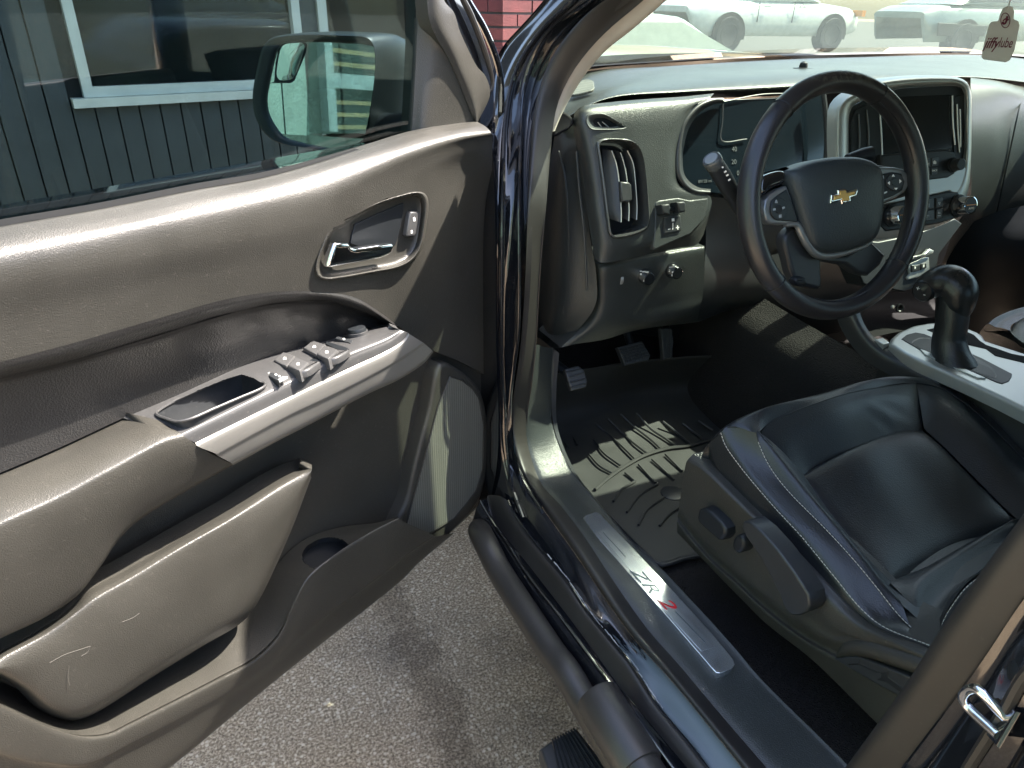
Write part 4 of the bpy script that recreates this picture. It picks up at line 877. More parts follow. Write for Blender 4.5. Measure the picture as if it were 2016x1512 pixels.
# instrument cluster in its deep hood
clo = [(1408,196),(1380,206),(1361,222),(1345,246),(1337,280),(1334,312),(1337,345),(1350,366),(1368,377),(1396,380),(1500,392),(1610,385),(1634,330),(1636,240),(1620,184),(1520,192)]
dk('instrument_cluster', clo, -.055, SCR, .02, .003)
CL = DL
G().tube(DL.pts([(1423,198),(1408,197),(1380,207),(1361,223),(1345,247),(1337,281),(1334,312),(1337,345),(1348,364),(1366,376),(1397,379)], .010), [.003, .005, .006, .006, .006, .006, .005, .004], 10, False, 50).out('cluster_bezel', PLS, DASH)
G().loft([DL.pts([(1423,198),(1408,197),(1380,207),(1361,223),(1345,247),(1337,281),(1334,312),(1337,345),(1348,364),(1366,376),(1397,379)], .008), DL.pts([(1424,204),(1412,204),(1388,214),(1370,230),(1356,254),(1347,286),(1344,314),(1347,342),(1358,358),(1376,369),(1400,372)], -.05)], 50, 4).out('cluster_wall', PLS, DASH)
G().tube(DL.pts([(1621,184),(1626,230),(1628,280),(1626,312)], -.02), .007, 8, False, 20).out('cluster_edge', PLS, DASH)
for L in ([(1423,204),(1422,240),(1420,276),(1470,274)], [(1425,200),(1500,186),(1560,184)]):
    G().tube(DL.pts(L, -.050), .0016, 6, False, 20).out('gauge_rim', PLS, DASH)
rx = DL(1500, 300)-DL(1400, 306); uy = DL(1450, 250)-DL(1450, 300)
for s_, x, y, h in (('40', 1446, 294, .014), ('20', 1445, 319, .014), ('0', 1453, 341, .014), ('89128 mi', 1388, 357, .0095)):
    text('gauge_print', s_, h, DL(x, y, -.0535), rx, uy, FNT, DASH)
# trailer brake control
dk('control_panel', z4([(770,1000),(800,985),(950,965),(1040,985),(1185,968),(1185,1040),(1160,1130),(1050,1250),(760,1380),(750,1350),(765,1200)]), .0165, PLD, .02, .003)
dk('brake_control', z4([(842,1120),(968,1105),(975,1225),(840,1250)]), .022, PLS, .012, .002)
for q in ([(818,1020),(878,1012),(888,1030),(885,1100),(830,1095)], [(938,1000),(998,992),(1012,1010),(1008,1078),(960,1085)]):
    dk('slide_lever', z4(q), .040, PLB, .028, .004)
dk('lever_bridge', z4([(880,1045),(945,1035),(945,1065),(880,1075)]), .026, PLB, .012, .002)
for q in ([(905,1165),(910,1165),(908,1218),(903,1218)], [(868,1212),(888,1209),(888,1216),(868,1219)], [(930,1200),(957,1196),(957,1203),(930,1207)], [(940,1185),(947,1184),(950,1218),(943,1219)], [(898,1130),(918,1127),(920,1150),(898,1153)]):
    dk('switch_print', z4(q), .0225, WHT, .001, .0002)
# lower left panel with knobs
LP = Plane((.912, 1.351, 1.073), (0, -1.0, -.06))
kr = [[(1172,518,-.02),(1184,520,.0),(1284,500,.0),(1340,490,0),(1386,484,0)], [(1172,530,-.02),(1184,531,.008),(1286,512,.010),(1340,502,.010),(1387,496,.006)],
      [(1175,565,-.02),(1184,568,.008),(1288,560,.012),(1342,550,.012),(1387,540,.006)], [(1170,600,-.02),(1182,605,.006),(1288,600,.010),(1342,590,.010),(1384,580,.004)],
      [(1150,640,-.02),(1168,640,.0),(1280,635,.004),(1342,622,.004),(1378,606,.0)], [(1104,684,-.03),(1130,678,-.02),(1192,668,-.02),(1249,651,-.03),(1373,634,-.04)]]
G().loft([LP.pts(r) for r in kr], 60, 6, skirt=(0, .12, 0)).out('lower_panel', PLD, DASH)
z8 = lambda L: zm(L, 4.032, 1100, 420)
def knob(name, cx, cy, r, mat=PLB, plane=LP, h=.022, base=.010, rimm=CHR, tilt=None, par=None):
    o_ = plane(cx, cy, base); n_ = plane.n; ks_ = KD if plane is LP else 1.03; r = r*ks_; h = h*ks_
    g = G().lathe(o_, n_, [(r*1.25, 0), (r*1.25, .003), (r*1.02, .004), (r*1.02, .004)], 32).out('knob_base', PLB, par or DASH)
    G().lathe(o_, n_, [(r*1.0, .0), (r*1.0, h*.8), (r*.97, h), (r*.86, h+.0005)], 36, False).out('knob_ring', rimm, par or DASH)
    g = G().lathe(o_, n_, [(r*.88, h-.001), (r*.84, h+.0006), (.0, h+.0006)], 32).out(name, mat, par or DASH); return o_, n_, h
lr = LP(1300, 540)-LP(1260, 544); lu = LP(1300, 520)-LP(1300, 540)
for (cx, cy) in ((1267, 542), (1322, 531)):
    knob('headlight_knob' if cx < 1300 else 'drive_mode_knob', cx, cy, .0135)
def dot(cx, cy, w_, h_, c, plane=LP, mat=WHT, name='knob_print'):
    return G().slab([plane(cx-w_, cy-h_, c), plane(cx+w_, cy-h_, c), plane(cx+w_, cy+h_, c), plane(cx-w_, cy+h_, c)], plane.n, .001, .0002).out(name, mat, DASH)
for cx, cy, w_, h_ in ((1268,535,3.2,1.2),(1274,536,3.0,1.2),(1262,540,1.6,1.6),(1277,541,2.2,1.8),(1269,553,1.8,1.8),(1262,534,1.8,1)): dot(cx, cy, w_, h_, .0338)
text('knob_print', '2', .007, LP(1318, 533, .0336), lr, lu, WHT, DASH)
text('knob_print', 'AUTO', .004, LP(1322, 526, .0336), lr, lu, WHT, DASH)
text('knob_print', '4', .007, LP(1328, 525, .0336), lr, lu, WHT, DASH)
for cx, cy, w_, h_ in ((1325,536,1.8,1.6),(1324,542,1.5,2.2)): dot(cx, cy, w_, h_, .0336)
G().slab([LP(*p, .013) for p in z8([(455,475),(500,448),(500,540),(495,580),(450,600),(455,560)])], LP.n, .012, .002).out('dimmer_slot', PLB, DASH)
G().lathe(LP(*z8([(478, 520)])[0], .004)-np.array([.003, 0, 0]), (1, 0, 0), [(.0145, 0), (.015, .001), (.015, .006), (.0145, .007)], 28).out('dimmer_wheel', SIL, DASH)
# end of the dashboard beside the door seal
er = [[(1094,252,1.34),(1110,258,1.31),(1131,240,1.30)], [(1088,290,1.37),(1108,292,1.29),(1134,284,1.24)], [(1078,350,1.38),(1106,352,1.27),(1146,345,1.22)], [(1068,450,1.39),(1108,452,1.25),(1160,455,1.20)], [(1060,560,1.39),(1106,562,1.24),(1174,545,1.185)], [(1055,640,1.39),(1092,640,1.26),(1168,610,1.185)], [(1052,690,1.39),(1070,690,1.33),(1106,684,1.25)]]
G().loft([[P(x, y, 'y', c) for x, y, c in r] for r in er], 30, 7).out('end_panel', PLD, DASH)
for L in ([(1100,300,1.29),(1112,350,1.262),(1118,420,1.245),(1120,500,1.235),(1119,560,1.232),(1108,620,1.24)], [(1135,300,1.233),(1141,380,1.214),(1149,450,1.198),(1153,520,1.187),(1156,575,1.182)]):
    G().tube([P(x, y-2, 'y', c-.003) for x, y, c in L], .003, 8, False, 30).out('panel_crease', PLD, DASH)
# column area and knee panel to the right of it
cr_ = [[(1384,384,1.24),(1440,392,1.26),(1520,400,1.28),(1600,395,1.28),(1650,320,1.26)], [(1390,450,1.24),(1440,455,1.26),(1520,470,1.28),(1620,470,1.28),(1730,470,1.28)], [(1386,540,1.22),(1450,545,1.25),(1530,550,1.27),(1640,550,1.29),(1740,545,1.31)], [(1378,606,1.24),(1450,590,1.27),(1530,600,1.29),(1620,620,1.32),(1690,620,1.36)], [(1374,634,1.27),(1450,610,1.32),(1530,640,1.35),(1600,660,1.40),(1680,650,1.44)]]
G().loft([[P(x, y, 'y', c) for x, y, c in r] for r in cr_], 40, 6, skirt=(0, .15, 0)).out('knee_panel', PLS, DASH)
# backing so that nothing shows between the pieces
G().slab([P(1085,250,'y',1.46), P(1930,150,'y',1.46), P(2200,170,'y',1.46), P(2200,560,'y',1.46), P(1640,700,'y',1.46), P(1085,640,'y',1.46)], (0, -1, 0), .02, .002).out('dash_frame', PLB, DASH)
# speaker grille and sensor on top
G().slab([P(1125,186,'y',1.42), P(1138,163,'y',1.47), P(1152,156,'y',1.48), P(1166,158,'y',1.46), P(1170,168,'y',1.42), P(1168,176,'y',1.40)], (0, -.2, .98), .006, .002, 30).out('dash_speaker', GRL, DASH)
sp_ = P(1581, 134, 'y', 1.50)
G().lathe(sp_+[0, 0, -.004], (0, 0, 1), [(.030, -.006), (.028, .004), (.012, .006), (.012, .010), (.010, .018), (.004, .022), (.0, .022)], 24).out('light_sensor', PLB, DASH)
# ---------------- centre stack
CS = Plane(onx(1820, 240, 1.42*1.03), (-.10, -.95, .28))
ob = [(1645,330),(1643,250),(1646,215),(1656,198),(1674,184),(1727,160),(1770,153),(1814,150),(1860,150),(1888,153),(1905,163),(1911,180),(1912,250),(1911,320),(1907,372),(1896,402),(1880,428),(1840,448),(1790,462),(1725,473),(1680,474),(1655,440)]
def inset(L, c, kx, ky): return [(c[0]+(x-c[0])*kx, c[1]+(y-c[1])*ky) for x, y in L]
ib = [(1672,340),(1671,260),(1673,222),(1680,208),(1700,198),(1735,182),(1775,174),(1814,171),(1855,169),(1882,169),(1894,174),(1899,186),(1900,250),(1899,300),(1893,330),(1885,350),(1868,362),(1838,372),(1790,380),(1730,388),(1695,390),(1675,370)]
G().loft([[p+np.array([0, .02, 0]) for p in CS.pts(ob, 0)], CS.pts(ob, 0), CS.pts([(a[0]*.72+b[0]*.28, a[1]*.72+b[1]*.28) for a, b in zip(ob, ib)], .010), CS.pts([(a[0]*.3+b[0]*.7, a[1]*.3+b[1]*.7) for a, b in zip(ob, ib)], .009), CS.pts(ib, .0)], 90, 4, True).out('center_stack', SIL, DASH)
def ck(name, L, c, mat, depth=.008, bev=.0015, sm=0): return dk(name, L, c, mat, depth, bev, CS, sm)
ck('stack_face', ib, .0005, PLB, .02, .001)
ck('screen', [(1738,192),(1868,186),(1873,187),(1874,290),(1868,293),(1738,303)], .002, SCR, .004, .0008)
ck('silver_panel', [(1700,352),(1760,356),(1840,345),(1880,335),(1897,322),(1905,335),(1902,368),(1890,392),(1870,376),(1800,392),(1745,402),(1700,410)], .010, SIL, .02, .003)
z5 = lambda L: zm(L, 4.032, 1516, 0); zz6 = lambda L: zm(L, 4.032, 1516, 300)
ck('radio_panel', [(1735,305),(1866,294),(1880,300),(1886,322),(1880,342),(1866,350),(1800,358),(1735,362)], .012, PLB, .012, .003)
RB = plain('radio_button', (.022, .024, .026), .35)
for q in ([(1205,1262),(1275,1252),(1275,1322),(1208,1330)], [(1284,1252),(1338,1248),(1338,1318),(1284,1322)], [(1210,1338),(1272,1332),(1272,1388),(1212,1398)], [(1282,1330),(1334,1326),(1330,1378),(1282,1388)]):
    ck('radio_button', z5(q), .0145, RB, .004, .001)
crx = CS(1850, 320)-CS(1800, 324); cup = CS(1850, 300)-CS(1850, 330)
for s_, q, h in (('>>|', (1250,1303), .006), ('BACK', (1308,1354), .005), ('V', (1224,1372), .005)):
    text('button_print', s_, h, CS(*z5([q])[0], .0148), crx, cup, WHT, DASH)
ck('button_print', z5([(1297,1302),(1297,1288),(1292,1288),(1308,1272),(1324,1288),(1320,1288),(1320,1302)]), .0148, WHT, .001, .0002)
knob('volume_knob', 1876, 325, .0120, PLB, CS, .020, .012, PLS)
ck('climate_panel', [(1728,420),(1738,404),(1800,390),(1868,377),(1886,378),(1898,392),(1900,412),(1888,428),(1850,440),(1790,450),(1745,455),(1728,440)], .012, PLB, .012, .003)
for q in ([(1222,375),(1300,365),(1306,445),(1212,458)], [(1212,466),(1305,452),(1308,538),(1206,552)], [(1320,362),(1372,358),(1375,432),(1322,442)], [(1324,450),(1374,440),(1366,518),(1322,530)]):
    ck('climate_button', zz6(q), .0155, RB, .006, .0015)
for cx, cy, w_, h_ in ((1252,412,14,5),(1245,425,5,12),(1262,425,3,10),(1250,500,14,4),(1246,512,5,10),(1262,510,3,9),(1346,400,10,6),(1346,412,5,4),(1344,480,9,8),(1344,502,12,4)):
    L = zz6([(cx-w_,cy-h_),(cx+w_,cy-h_),(cx+w_,cy+h_),(cx-w_,cy+h_)]); ck('button_print', L, .0158, DIM, .001, .0002)
for cx, cy, lab in ((1757, 424, ''), (1886, 405, 'AUTO')):
    o_, n_, h_ = knob('temperature_knob', cx, cy, .0185, PLB, CS, .030, .012, CHR)
    rr = crx/np.linalg.norm(crx); uu = cup/np.linalg.norm(cup)
    q = o_+n_*(h_+.0012)
    G().slab([q-rr*.013-uu*.0006, q+rr*.013-uu*.0006, q+rr*.013+uu*.0010, q-rr*.013+uu*.0010], n_, .001, .0002).out('knob_line', LAM, DASH)
    text('knob_print', lab or 'OFF', .005, q-uu*.007, rr, uu, WHT, DASH)
# vents each side of the screen
for L in ([(1675,240),(1684,216),(1705,206),(1728,212),(1730,300),(1722,318),(1676,318)], [(1878,192),(1892,186),(1898,192),(1899,280),(1896,318),(1886,322),(1878,300)]):
    ck('air_vent', L, .003, PLB, .004, .001)
for L in ([(1875,188),(1876,240),(1880,285)], [(1884,205),(1886,260),(1889,300)], [(1890,215),(1891,260),(1891,290)], [(1731,205),(1735,260),(1737,310)]):
    G().tube(CS.pts(L, .005), .0016, 6, False, 12).out('vent_blade', SIL, DASH)
for L in ([(1690,225),(1692,270),(1690,312)], [(1706,216),(1710,265),(1708,312)]): G().tube(CS.pts(L, .004), .002, 6, False, 12).out('vent_blade', PLS, DASH)
# lower part of the stack: seat heater plate
CT = Plane(P(1830, 510, 'y', 1.08), (-.1, -.95, .28))
def tk(name, L, c, mat, depth=.008, bev=.0015): return dk(name, L, c, mat, depth, bev, CT)
z7 = lambda L: zm(L, 5.04, 1616, 480)
tk('stack_base', [(1660,470),(1730,476),(1800,462),(1880,430),(1895,440),(1850,500),(1838,560),(1780,575),(1700,560)], -.004, PLS, .06, .004)
tk('usb_ledge', z7([(885,135),(1030,105),(1080,50),(1125,65),(1120,92),(1040,128),(890,152)]), .010, SIL, .01, .003)
tk('heater_plate', z7([(865,210),(1040,130),(1075,135),(1085,270),(1050,310),(870,360),(858,340),(885,300)]), .002, SIL, .01, .003)
for q in ([(905,215),(990,205),(985,265),(905,285)], [(1000,200),(1050,185),(1052,240),(995,262)]): tk('heater_button', z7(q), .006, RB, .006, .002)
for q in ([(930,225),(945,228),(942,248),(930,250)], [(1015,208),(1030,206),(1028,232),(1014,234)]): tk('button_print', z7(q), .0065, WHT, .001, .0002)
G().lathe(P(1756, 604, 'y', 1.2), (-.2, -1, .2), [(.006, 0), (.006, .004), (.0, .005)], 16).out('socket_cap', SIL, DASH)
G().lathe(P(1770, 606, 'y', 1.2), (-.2, -1, .2), [(.013, 0), (.013, .006), (.010, .006), (.0, -.004)], 20).out('power_socket', PLB, DASH)
# passenger side of the dashboard
pr = [[(1911,152,1.29),(1960,158,1.29),(2016,172,1.29),(2110,200,1.29)], [(1911,172,1.21),(1960,178,1.215),(2016,195,1.22),(2110,225,1.22)], [(1912,240,1.155),(1955,246,1.17),(2000,256,1.19),(2110,280,1.19)], [(1912,330,1.15),(1950,338,1.165),(1985,345,1.18),(2110,370,1.19)], [(1909,400,1.16),(1940,408,1.175),(1966,415,1.19),(2110,440,1.20)], [(1880,450,1.18),(1930,458,1.20),(1955,466,1.21),(2110,490,1.22)], [(1840,560,1.26),(1900,560,1.28),(1940,560,1.29),(2110,570,1.30)]]
G().loft([[P(x, y, 'y', c) for x, y, c in r] for r in pr], 40, 8).out('passenger_panel', PLD, DASH)
G().tube([P(x, y, 'y', c) for x, y, c in ((2018,178,1.262),(2004,225,1.19),(1990,290,1.178),(1975,360,1.175),(1962,420,1.182),(1952,465,1.20),(1935,520,1.24),(1918,560,1.27))], .0022, 6, False, 40).out('panel_seam', PLB, DASH)
pl_ = [[(1890,448,1.20),(1955,420,1.16),(2016,405,1.15),(2110,395,1.15)], [(1868,500,1.22),(1925,500,1.17),(2016,490,1.14),(2110,485,1.14)], [(1850,580,1.26),(1900,580,1.22),(2016,570,1.18),(2110,565,1.18)], [(1840,672,1.30),(1880,672,1.28),(2016,660,1.26),(2110,660,1.26)]]
G().loft([[P(x, y, 'y', c) for x, y, c in r] for r in pl_], 24, 6).out('glove_box', plain('glove_box_plastic', (.011, .014, .018), .62, spec=.2), DASH)

# ---------------- steering wheel
wt, wy = 0.30, -0.034
WC = np.array([.992, .847, 1.345]); wn = np.array([math.sin(wy)*math.cos(wt), -math.cos(wy)*math.cos(wt), math.sin(wt)])
WP = Plane(WC, wn); we1 = np.array([math.cos(wy), math.sin(wy), 0]); we2 = np.cross(wn, we1); we2 = we2 if we2[2] > 0 else -we2
RR, RT = .1815, .0180
def rimp(t, r=RR, c=0): return WC+r*(math.cos(t)*we1+math.sin(t)*we2)+wn*c
nU, nV = 96, 18; Pm = []
for i in range(nU):
    t = 2*math.pi*i/nU; rad = math.cos(t)*we1+math.sin(t)*we2
    Pm.append([WC+rad*(RR+RT*.92*math.cos(2*math.pi*k/nV))+wn*RT*1.08*math.sin(2*math.pi*k/nV) for k in range(nV)])
RIML = plain('wheel_leather', (.016, .016, .018), .30, grain=.22, gscale=420, var=.25, dirt=.02)
def worn_rim():
    m, t, b = nodes('worn_wheel_leather'); co = t.nodes.new('ShaderNodeTexCoord').outputs['Object']
    sep = t.nodes.new('ShaderNodeSeparateXYZ'); t.links.new(co, sep.inputs[0])
    n = noise(t, 130, 5, .7, co)
    mr_ = t.nodes.new('ShaderNodeMapRange'); mr_.inputs['From Min'].default_value = 1.515; mr_.inputs['From Max'].default_value = 1.545; t.links.new(sep.outputs['Z'], mr_.inputs['Value'])
    mu = t.nodes.new('ShaderNodeMath'); mu.operation = 'MULTIPLY'; t.links.new(mr_.outputs[0], mu.inputs[0])
    r1 = ramp(t, n.outputs[0], [(.50, (0, 0, 0)), (.58, (1, 1, 1))]); t.links.new(r1.outputs[0], mu.inputs[1])
    mx = t.nodes.new('ShaderNodeMix'); mx.data_type = 'RGBA'; mx.inputs['A'].default_value = (.016, .016, .018, 1); mx.inputs['B'].default_value = (.12, .12, .085, 1)
    t.links.new(mu.outputs[0], mx.inputs['Factor']); t.links.new(mx.outputs['Result'], b.inputs['Base Color']); b.inputs['Roughness'].default_value = .32
    n2 = noise(t, 420, 2, .5, co); bump(t, b, [(n2.outputs[0], .3), (mu.outputs[0], .8)], 1.0, .001); return m
STW = G().grid(np.array(Pm), True, None, True).out('steering_wheel', worn_rim(), truck, True, 0)
def wk(name, L, c, mat, depth=.01, bev=.003, sm=0): return G().slab([WP(q[0], q[1], c) for q in L], wn, depth, bev, sm).out(name, mat, STW)
zw = lambda L: zm(L, 2.907, 1380, 120)
for ang in (128, 62, 222, 318):
    t = math.radians(ang); rad = math.cos(t)*we1+math.sin(t)*we2; tg = -math.sin(t)*we1+math.cos(t)*we2
    G().tube([WC+rad*(RR+RT*.95*math.cos(a))+wn*RT*1.11*math.sin(a) for a in np.linspace(0, 2*math.pi, 21)[:-1]], .0008, 6, True).out('rim_seam', PLB, STW)
g = G()
for t in np.concatenate([np.linspace(-.72, -.28, 26), np.linspace(.28, 1.05, 40), np.linspace(-2.0, -1.25, 34)]):
    rad = math.cos(t)*we1+math.sin(t)*we2; tg = -math.sin(t)*we1+math.cos(t)*we2
    c_ = WC+rad*(RR-RT*.86)+wn*RT*.52
    g.tube([c_-tg*.0024-wn*.0016, c_+rad*.0006, c_+tg*.0024+wn*.0018], .0007, 5)
o = g.out('rim_stitching', PLS, STW); o['kind'] = 'stuff'
hub = zw([(478,655),(482,635),(520,615),(600,580),(700,557),(800,550),(890,554),(960,578),(1000,612),(1016,660),(1019,800),(1005,930),(985,1000),(960,1030),(830,1083),(700,1103),(650,1095),(605,1055),(560,945),(510,785),(487,710)])
hcx, hcy = WP(1645, 395), 0
HO = crsample([WP(x, y, -.012) for x, y in hub], 80, True); hc_ = np.mean(HO, axis=0)
g = G().grid(np.array([hc_+(HO-hc_)*s_+wn*d_ for s_, d_ in ((1, -.03), (1, 0), (.99, .006), (.965, .012), (.92, .0165), (.8, .021), (.6, .0245), (.35, .027), (.12, .028), (.005, .028))]), True)
g.out('airbag_cover', plain('airbag_plastic', (.022, .030, .034), .48, grain=.55, gscale=450, gdist=.0009), STW, True, 0)
SPK = plain('spoke_plastic', (.020, .022, .024), .36, dirt=.1)
# frame of the hub and spokes
wk('spoke', zw([(330,700),(370,655),(485,625),(520,640),(520,780),(600,960),(660,1080),(720,1130),(820,1115),(960,1045),(990,1010),(1010,830),(1190,770),(1235,690),(1215,640),(1150,615),(990,590),(980,760),(930,1010),(700,1080),(620,1040),(520,760)]), -.022, SPK, .02, .004)
wk('spoke', zw([(480,1010),(545,945),(600,1050),(690,1135),(690,1180),(690,1300),(640,1300),(545,1260),(500,1130)]), -.022, SPK, .02, .006, 48)
wk('spoke', zw([(690,1140),(830,1108),(975,1030),(1060,1110),(1030,1170),(960,1230),(900,1215),(830,1165)]), -.020, SPK, .02, .006)
wk('spoke_top', zw([(345,700),(365,660),(475,627),(490,640),(488,690),(400,735),(362,770),(345,750)]), -.008, PNT, .02, .006, 30)
BZ = plain('spoke_bezel', (.22, .23, .23), .3, metal=.6)
wk('spoke_bezel', zw([(358,850),(368,800),(395,765),(440,735),(492,712),(515,770),(540,850),(562,930),(480,938),(400,935),(372,910)]), -.006, BZ, .016, .004)
wk('spoke_bezel', zw([(1012,605),(1110,607),(1150,618),(1190,645),(1226,668),(1195,705),(1175,745),(1130,778),(1070,805),(1015,825),(1022,700)]), -.006, BZ, .016, .004)
G().tube([WP(x, y, -.010) for x, y in zw([(480,940),(545,935),(575,990),(610,1050),(650,1098),(700,1115),(830,1095),(960,1045),(985,1015)])], [.004, .006, .007, .007, .007, .006, .005, .004, .003], 10, False, 40).out('hub_rim', BZ, STW)
BPD = plain('button_pad', (.018, .024, .026), .4)
wk('button_pad', zw([(398,850),(405,800),(440,770),(492,735),(520,800),(556,922),(470,915),(420,900)]), -.0035, BPD, .006, .002)
wk('button_ring', [(1380+(450+48*math.cos(a))/2.907, 120+(847+66*math.sin(a))/2.907) for a in np.linspace(0, 2*math.pi, 25)[:-1]], -.0015, BPD, .004, .0015)
wk('button_centre', [(1380+(448+20*math.cos(a))/2.907, 120+(848+26*math.sin(a))/2.907) for a in np.linspace(0, 2*math.pi, 17)[:-1]], .000, PLB, .003, .001)
wk('button_pad', zw([(1022,650),(1100,635),(1150,645),(1168,690),(1155,740),(1100,775),(1030,800),(1018,740)]), -.0035, PLB, .006, .002)
wk('button_ring', [(1380+(1112+50*math.cos(a))/2.907, 120+(692+52*math.sin(a))/2.907) for a in np.linspace(0, 2*math.pi, 25)[:-1]], -.0015, SPK, .004, .0015)
wk('button_centre', [(1380+(1112+20*math.cos(a))/2.907, 120+(692+22*math.sin(a))/2.907) for a in np.linspace(0, 2*math.pi, 17)[:-1]], .000, BPD, .003, .001)
for L in ([(432,793),(440,806),(424,806)], [(1102,648),(1112,662),(1093,662)], [(1118,738),(1127,726),(1108,726)], [(1070,698),(1082,688),(1082,710)], [(1150,688),(1138,678),(1138,700)], [(425,808),(440,808),(440,813),(425,813)], [(414,845),(428,843),(428,855),(414,857)], [(462,838),(478,832),(482,842),(466,850)], [(448,880),(462,878),(462,896),(448,898)], [(1030,660),(1046,655),(1048,672),(1034,678)], [(1046,752),(1066,745),(1066,752),(1048,762)]):
    wk('button_print', zw(L), -.0005 if L[0][0] not in (1030, 1046) else -.003, DIM if L[0][0] < 500 else WHT, .0008, .0002)
zb = lambda L: zm(L, 4.032, 1516, 300)
bw = [(483,406),(490,336),(546,330),(541,297),(611,285),(618,309),(704,284),(694,350),(646,361),(652,396),(576,409),(570,383)]
wk('badge', zb(bw), .0185, CHR, .008, .003)
wk('badge_inlay', zb([(510,381),(514,347),(560,339),(556,309),(603,298),(611,322),(679,308),(672,339),(629,348),(637,381),(582,389),(577,365)]), .0196, GLD, .003, .001)
dp = zm([(540,1250),(555,1235),(590,1235),(610,1255),(600,1280),(575,1290),(548,1278)], 2.907, 1380, 120)
wk('spoke_plug', dp, -.006, PLB, .014, .005, 20)
# column shroud and stalks
q0 = WP(1640, 425, -.035); q1 = q0-wn*.07; q2 = q0-wn*.17-UP*.02
G().tube([q0, q1, q2], [.044, .050, .050], 20, False, 16).out('column_shroud', PLS, truck)
s0_, s1_, s2_ = WP(1403, 317, -.045), WP(1428, 358, -.060), WP(1462, 420, -.085)
STK = truck.children[-1]
G().tube([s0_+(s0_-s1_)*.06, s0_, s1_, s2_], [.0140, .0150, .0135, .0115], 20, False, 20).out('indicator_stalk', PLB, truck)
STK = truck.children[-1]
ax_ = (s0_-s1_)/np.linalg.norm(s0_-s1_); tip = s0_+(s0_-s1_)*.06
G().lathe(tip-ax_*.001, ax_, [(.0142, -.012), (.0150, -.006), (.0150, .002), (.0135, .0042), (.0110, .0030)], 28, False).out('stalk_collar', plain('satin_black', (.05, .055, .055), .25), STK)
G().lathe(tip, ax_, [(.0112, .0), (.0105, .0035), (.0, .0042)], 28).out('stalk_button', plain('stalk_grey', (.13, .14, .14), .5), STK)
cam_d = CAM-s1_; cam_d /= np.linalg.norm(cam_d)
for k_, (x, y) in enumerate(((1422,330),(1428,338),(1432,345),(1436,354))):
    c_ = WP(x, y, -.035); wv = (s1_-s0_)/np.linalg.norm(s1_-s0_); sv_ = np.cross(wv, cam_d)
    G().box(c_, (.0026, .0016, .0004), (sv_, wv, cam_d)).out('stalk_print', WHT, STK, False)
G().tube([WP(1716, 303, -.05), WP(1700, 306, -.055), WP(1668, 314, -.06)], [.013, .013, .009], 16).out('wiper_stalk', PLB, truck)

# ---------------- driver seat
zs = lambda L: [onx(q[0]/2.52+1300, q[1]/2.52+700, q[2]) for q in L]
def zsx(L, x): return zs([(q[0], q[1], x) for q in L])
s0 = zsx([(240,440),(280,545),(420,702),(600,882),(800,1092),(1000,1292),(1110,1366),(1300,1436),(1368,1456)], .850)
s1 = zsx([(300,385),(322,445),(402,560),(560,748),(700,900),(850,1083),(1000,1262),(1100,1343),(1300,1426),(1364,1450)], .853)
s1b = zsx([(345,350),(385,430),(470,560),(620,738),(760,880),(910,1060),(1040,1230),(1130,1320),(1300,1415),(1366,1447)], .868)
s2 = zsx([(474,382),(484,450),(600,640),(800,840),(1000,1060),(1150,1250),(1258,1385),(1368,1440)], .888)
s3 = zs([(492,402,.905),(560,452,.910),(640,540,.915),(760,690,.918),(900,860,.920),(1050,1050,.920),(1130,1145,.920),(1370,1342,.925)])
s2 = list(soft(s2, 9, 40))
s4 = zs([(705,590,.958),(760,690,.955),(860,840,.952),(1000,1000,.950),(1130,1112,.948)])
s6 = zs([(1310,360,1.315),(1400,440,1.315),(1600,640,1.31),(1760,795,1.30)])
fi = zs([(705,590,.958),(760,545,1.0),(950,450,1.10),(1100,390,1.20),(1200,365,1.26),(1310,360,1.315)])
ri = zs([(1130,1112,.948),(1300,1040,1.06),(1500,930,1.18),(1760,795,1.30)])
def coons(f, r, l, rt_, nu=30, nv=30, bulge=0.0, up=UP, pw=1.0):
    F_, R_, L_, T_ = crsample(f, nu), crsample(r, nu), crsample(l, nv), crsample(rt_, nv); Pq = np.zeros((nv, nu, 3))
    for j in range(nv):
        v = j/(nv-1)
        for i in range(nu):
            u = i/(nu-1)
            p = (1-v)*F_[i]+v*R_[i]+(1-u)*L_[j]+u*T_[j]-((1-u)*(1-v)*F_[0]+u*(1-v)*F_[-1]+(1-u)*v*R_[0]+u*v*R_[-1])
            Pq[j, i] = p+np.asarray(up)*bulge*((1-(2*u-1)**4)*(1-(2*v-1)**4))**pw
    return Pq
def midc(a, b, off, n=24):
    A_, B_ = crsample(a, n), crsample(b, n); u = np.linspace(-1, 1, n)[:, None]; return A_*.5+B_*.5+(1-u**6)*np.asarray(off, float)
fm = zs([(492,402,.905),(530,345,.93),(800,228,1.07),(1000,172,1.20),(1270,137,1.385)])
for q_ in (s4, s6, fi, ri):
    for i_ in range(len(q_)): q_[i_] = q_[i_]-UP*.007
seat = G().loft([s0, s1, s1b, s2], 70, 5, skirt=(.02, 0, -.08)).out('driver_seat', LEA, truck)
seat['label'] = 'black leather driver seat with pale stitching'
def crease(Pq, spots):
    for j in range(Pq.shape[0]):
        for i in range(Pq.shape[1]):
            x, y = proj(Pq[j, i])
            for (x0, y0, x1, y1, w_, h_) in spots:
                dx, dy = x1-x0, y1-y0; t = max(0, min(1, ((x-x0)*dx+(y-y0)*dy)/(dx*dx+dy*dy))); d2 = (x-x0-t*dx)**2+(y-y0-t*dy)**2
                Pq[j, i] = Pq[j, i]+UP*h_*math.exp(-d2/(2*w_*w_))*math.sin(math.pi*(.1+.8*t))
    return Pq
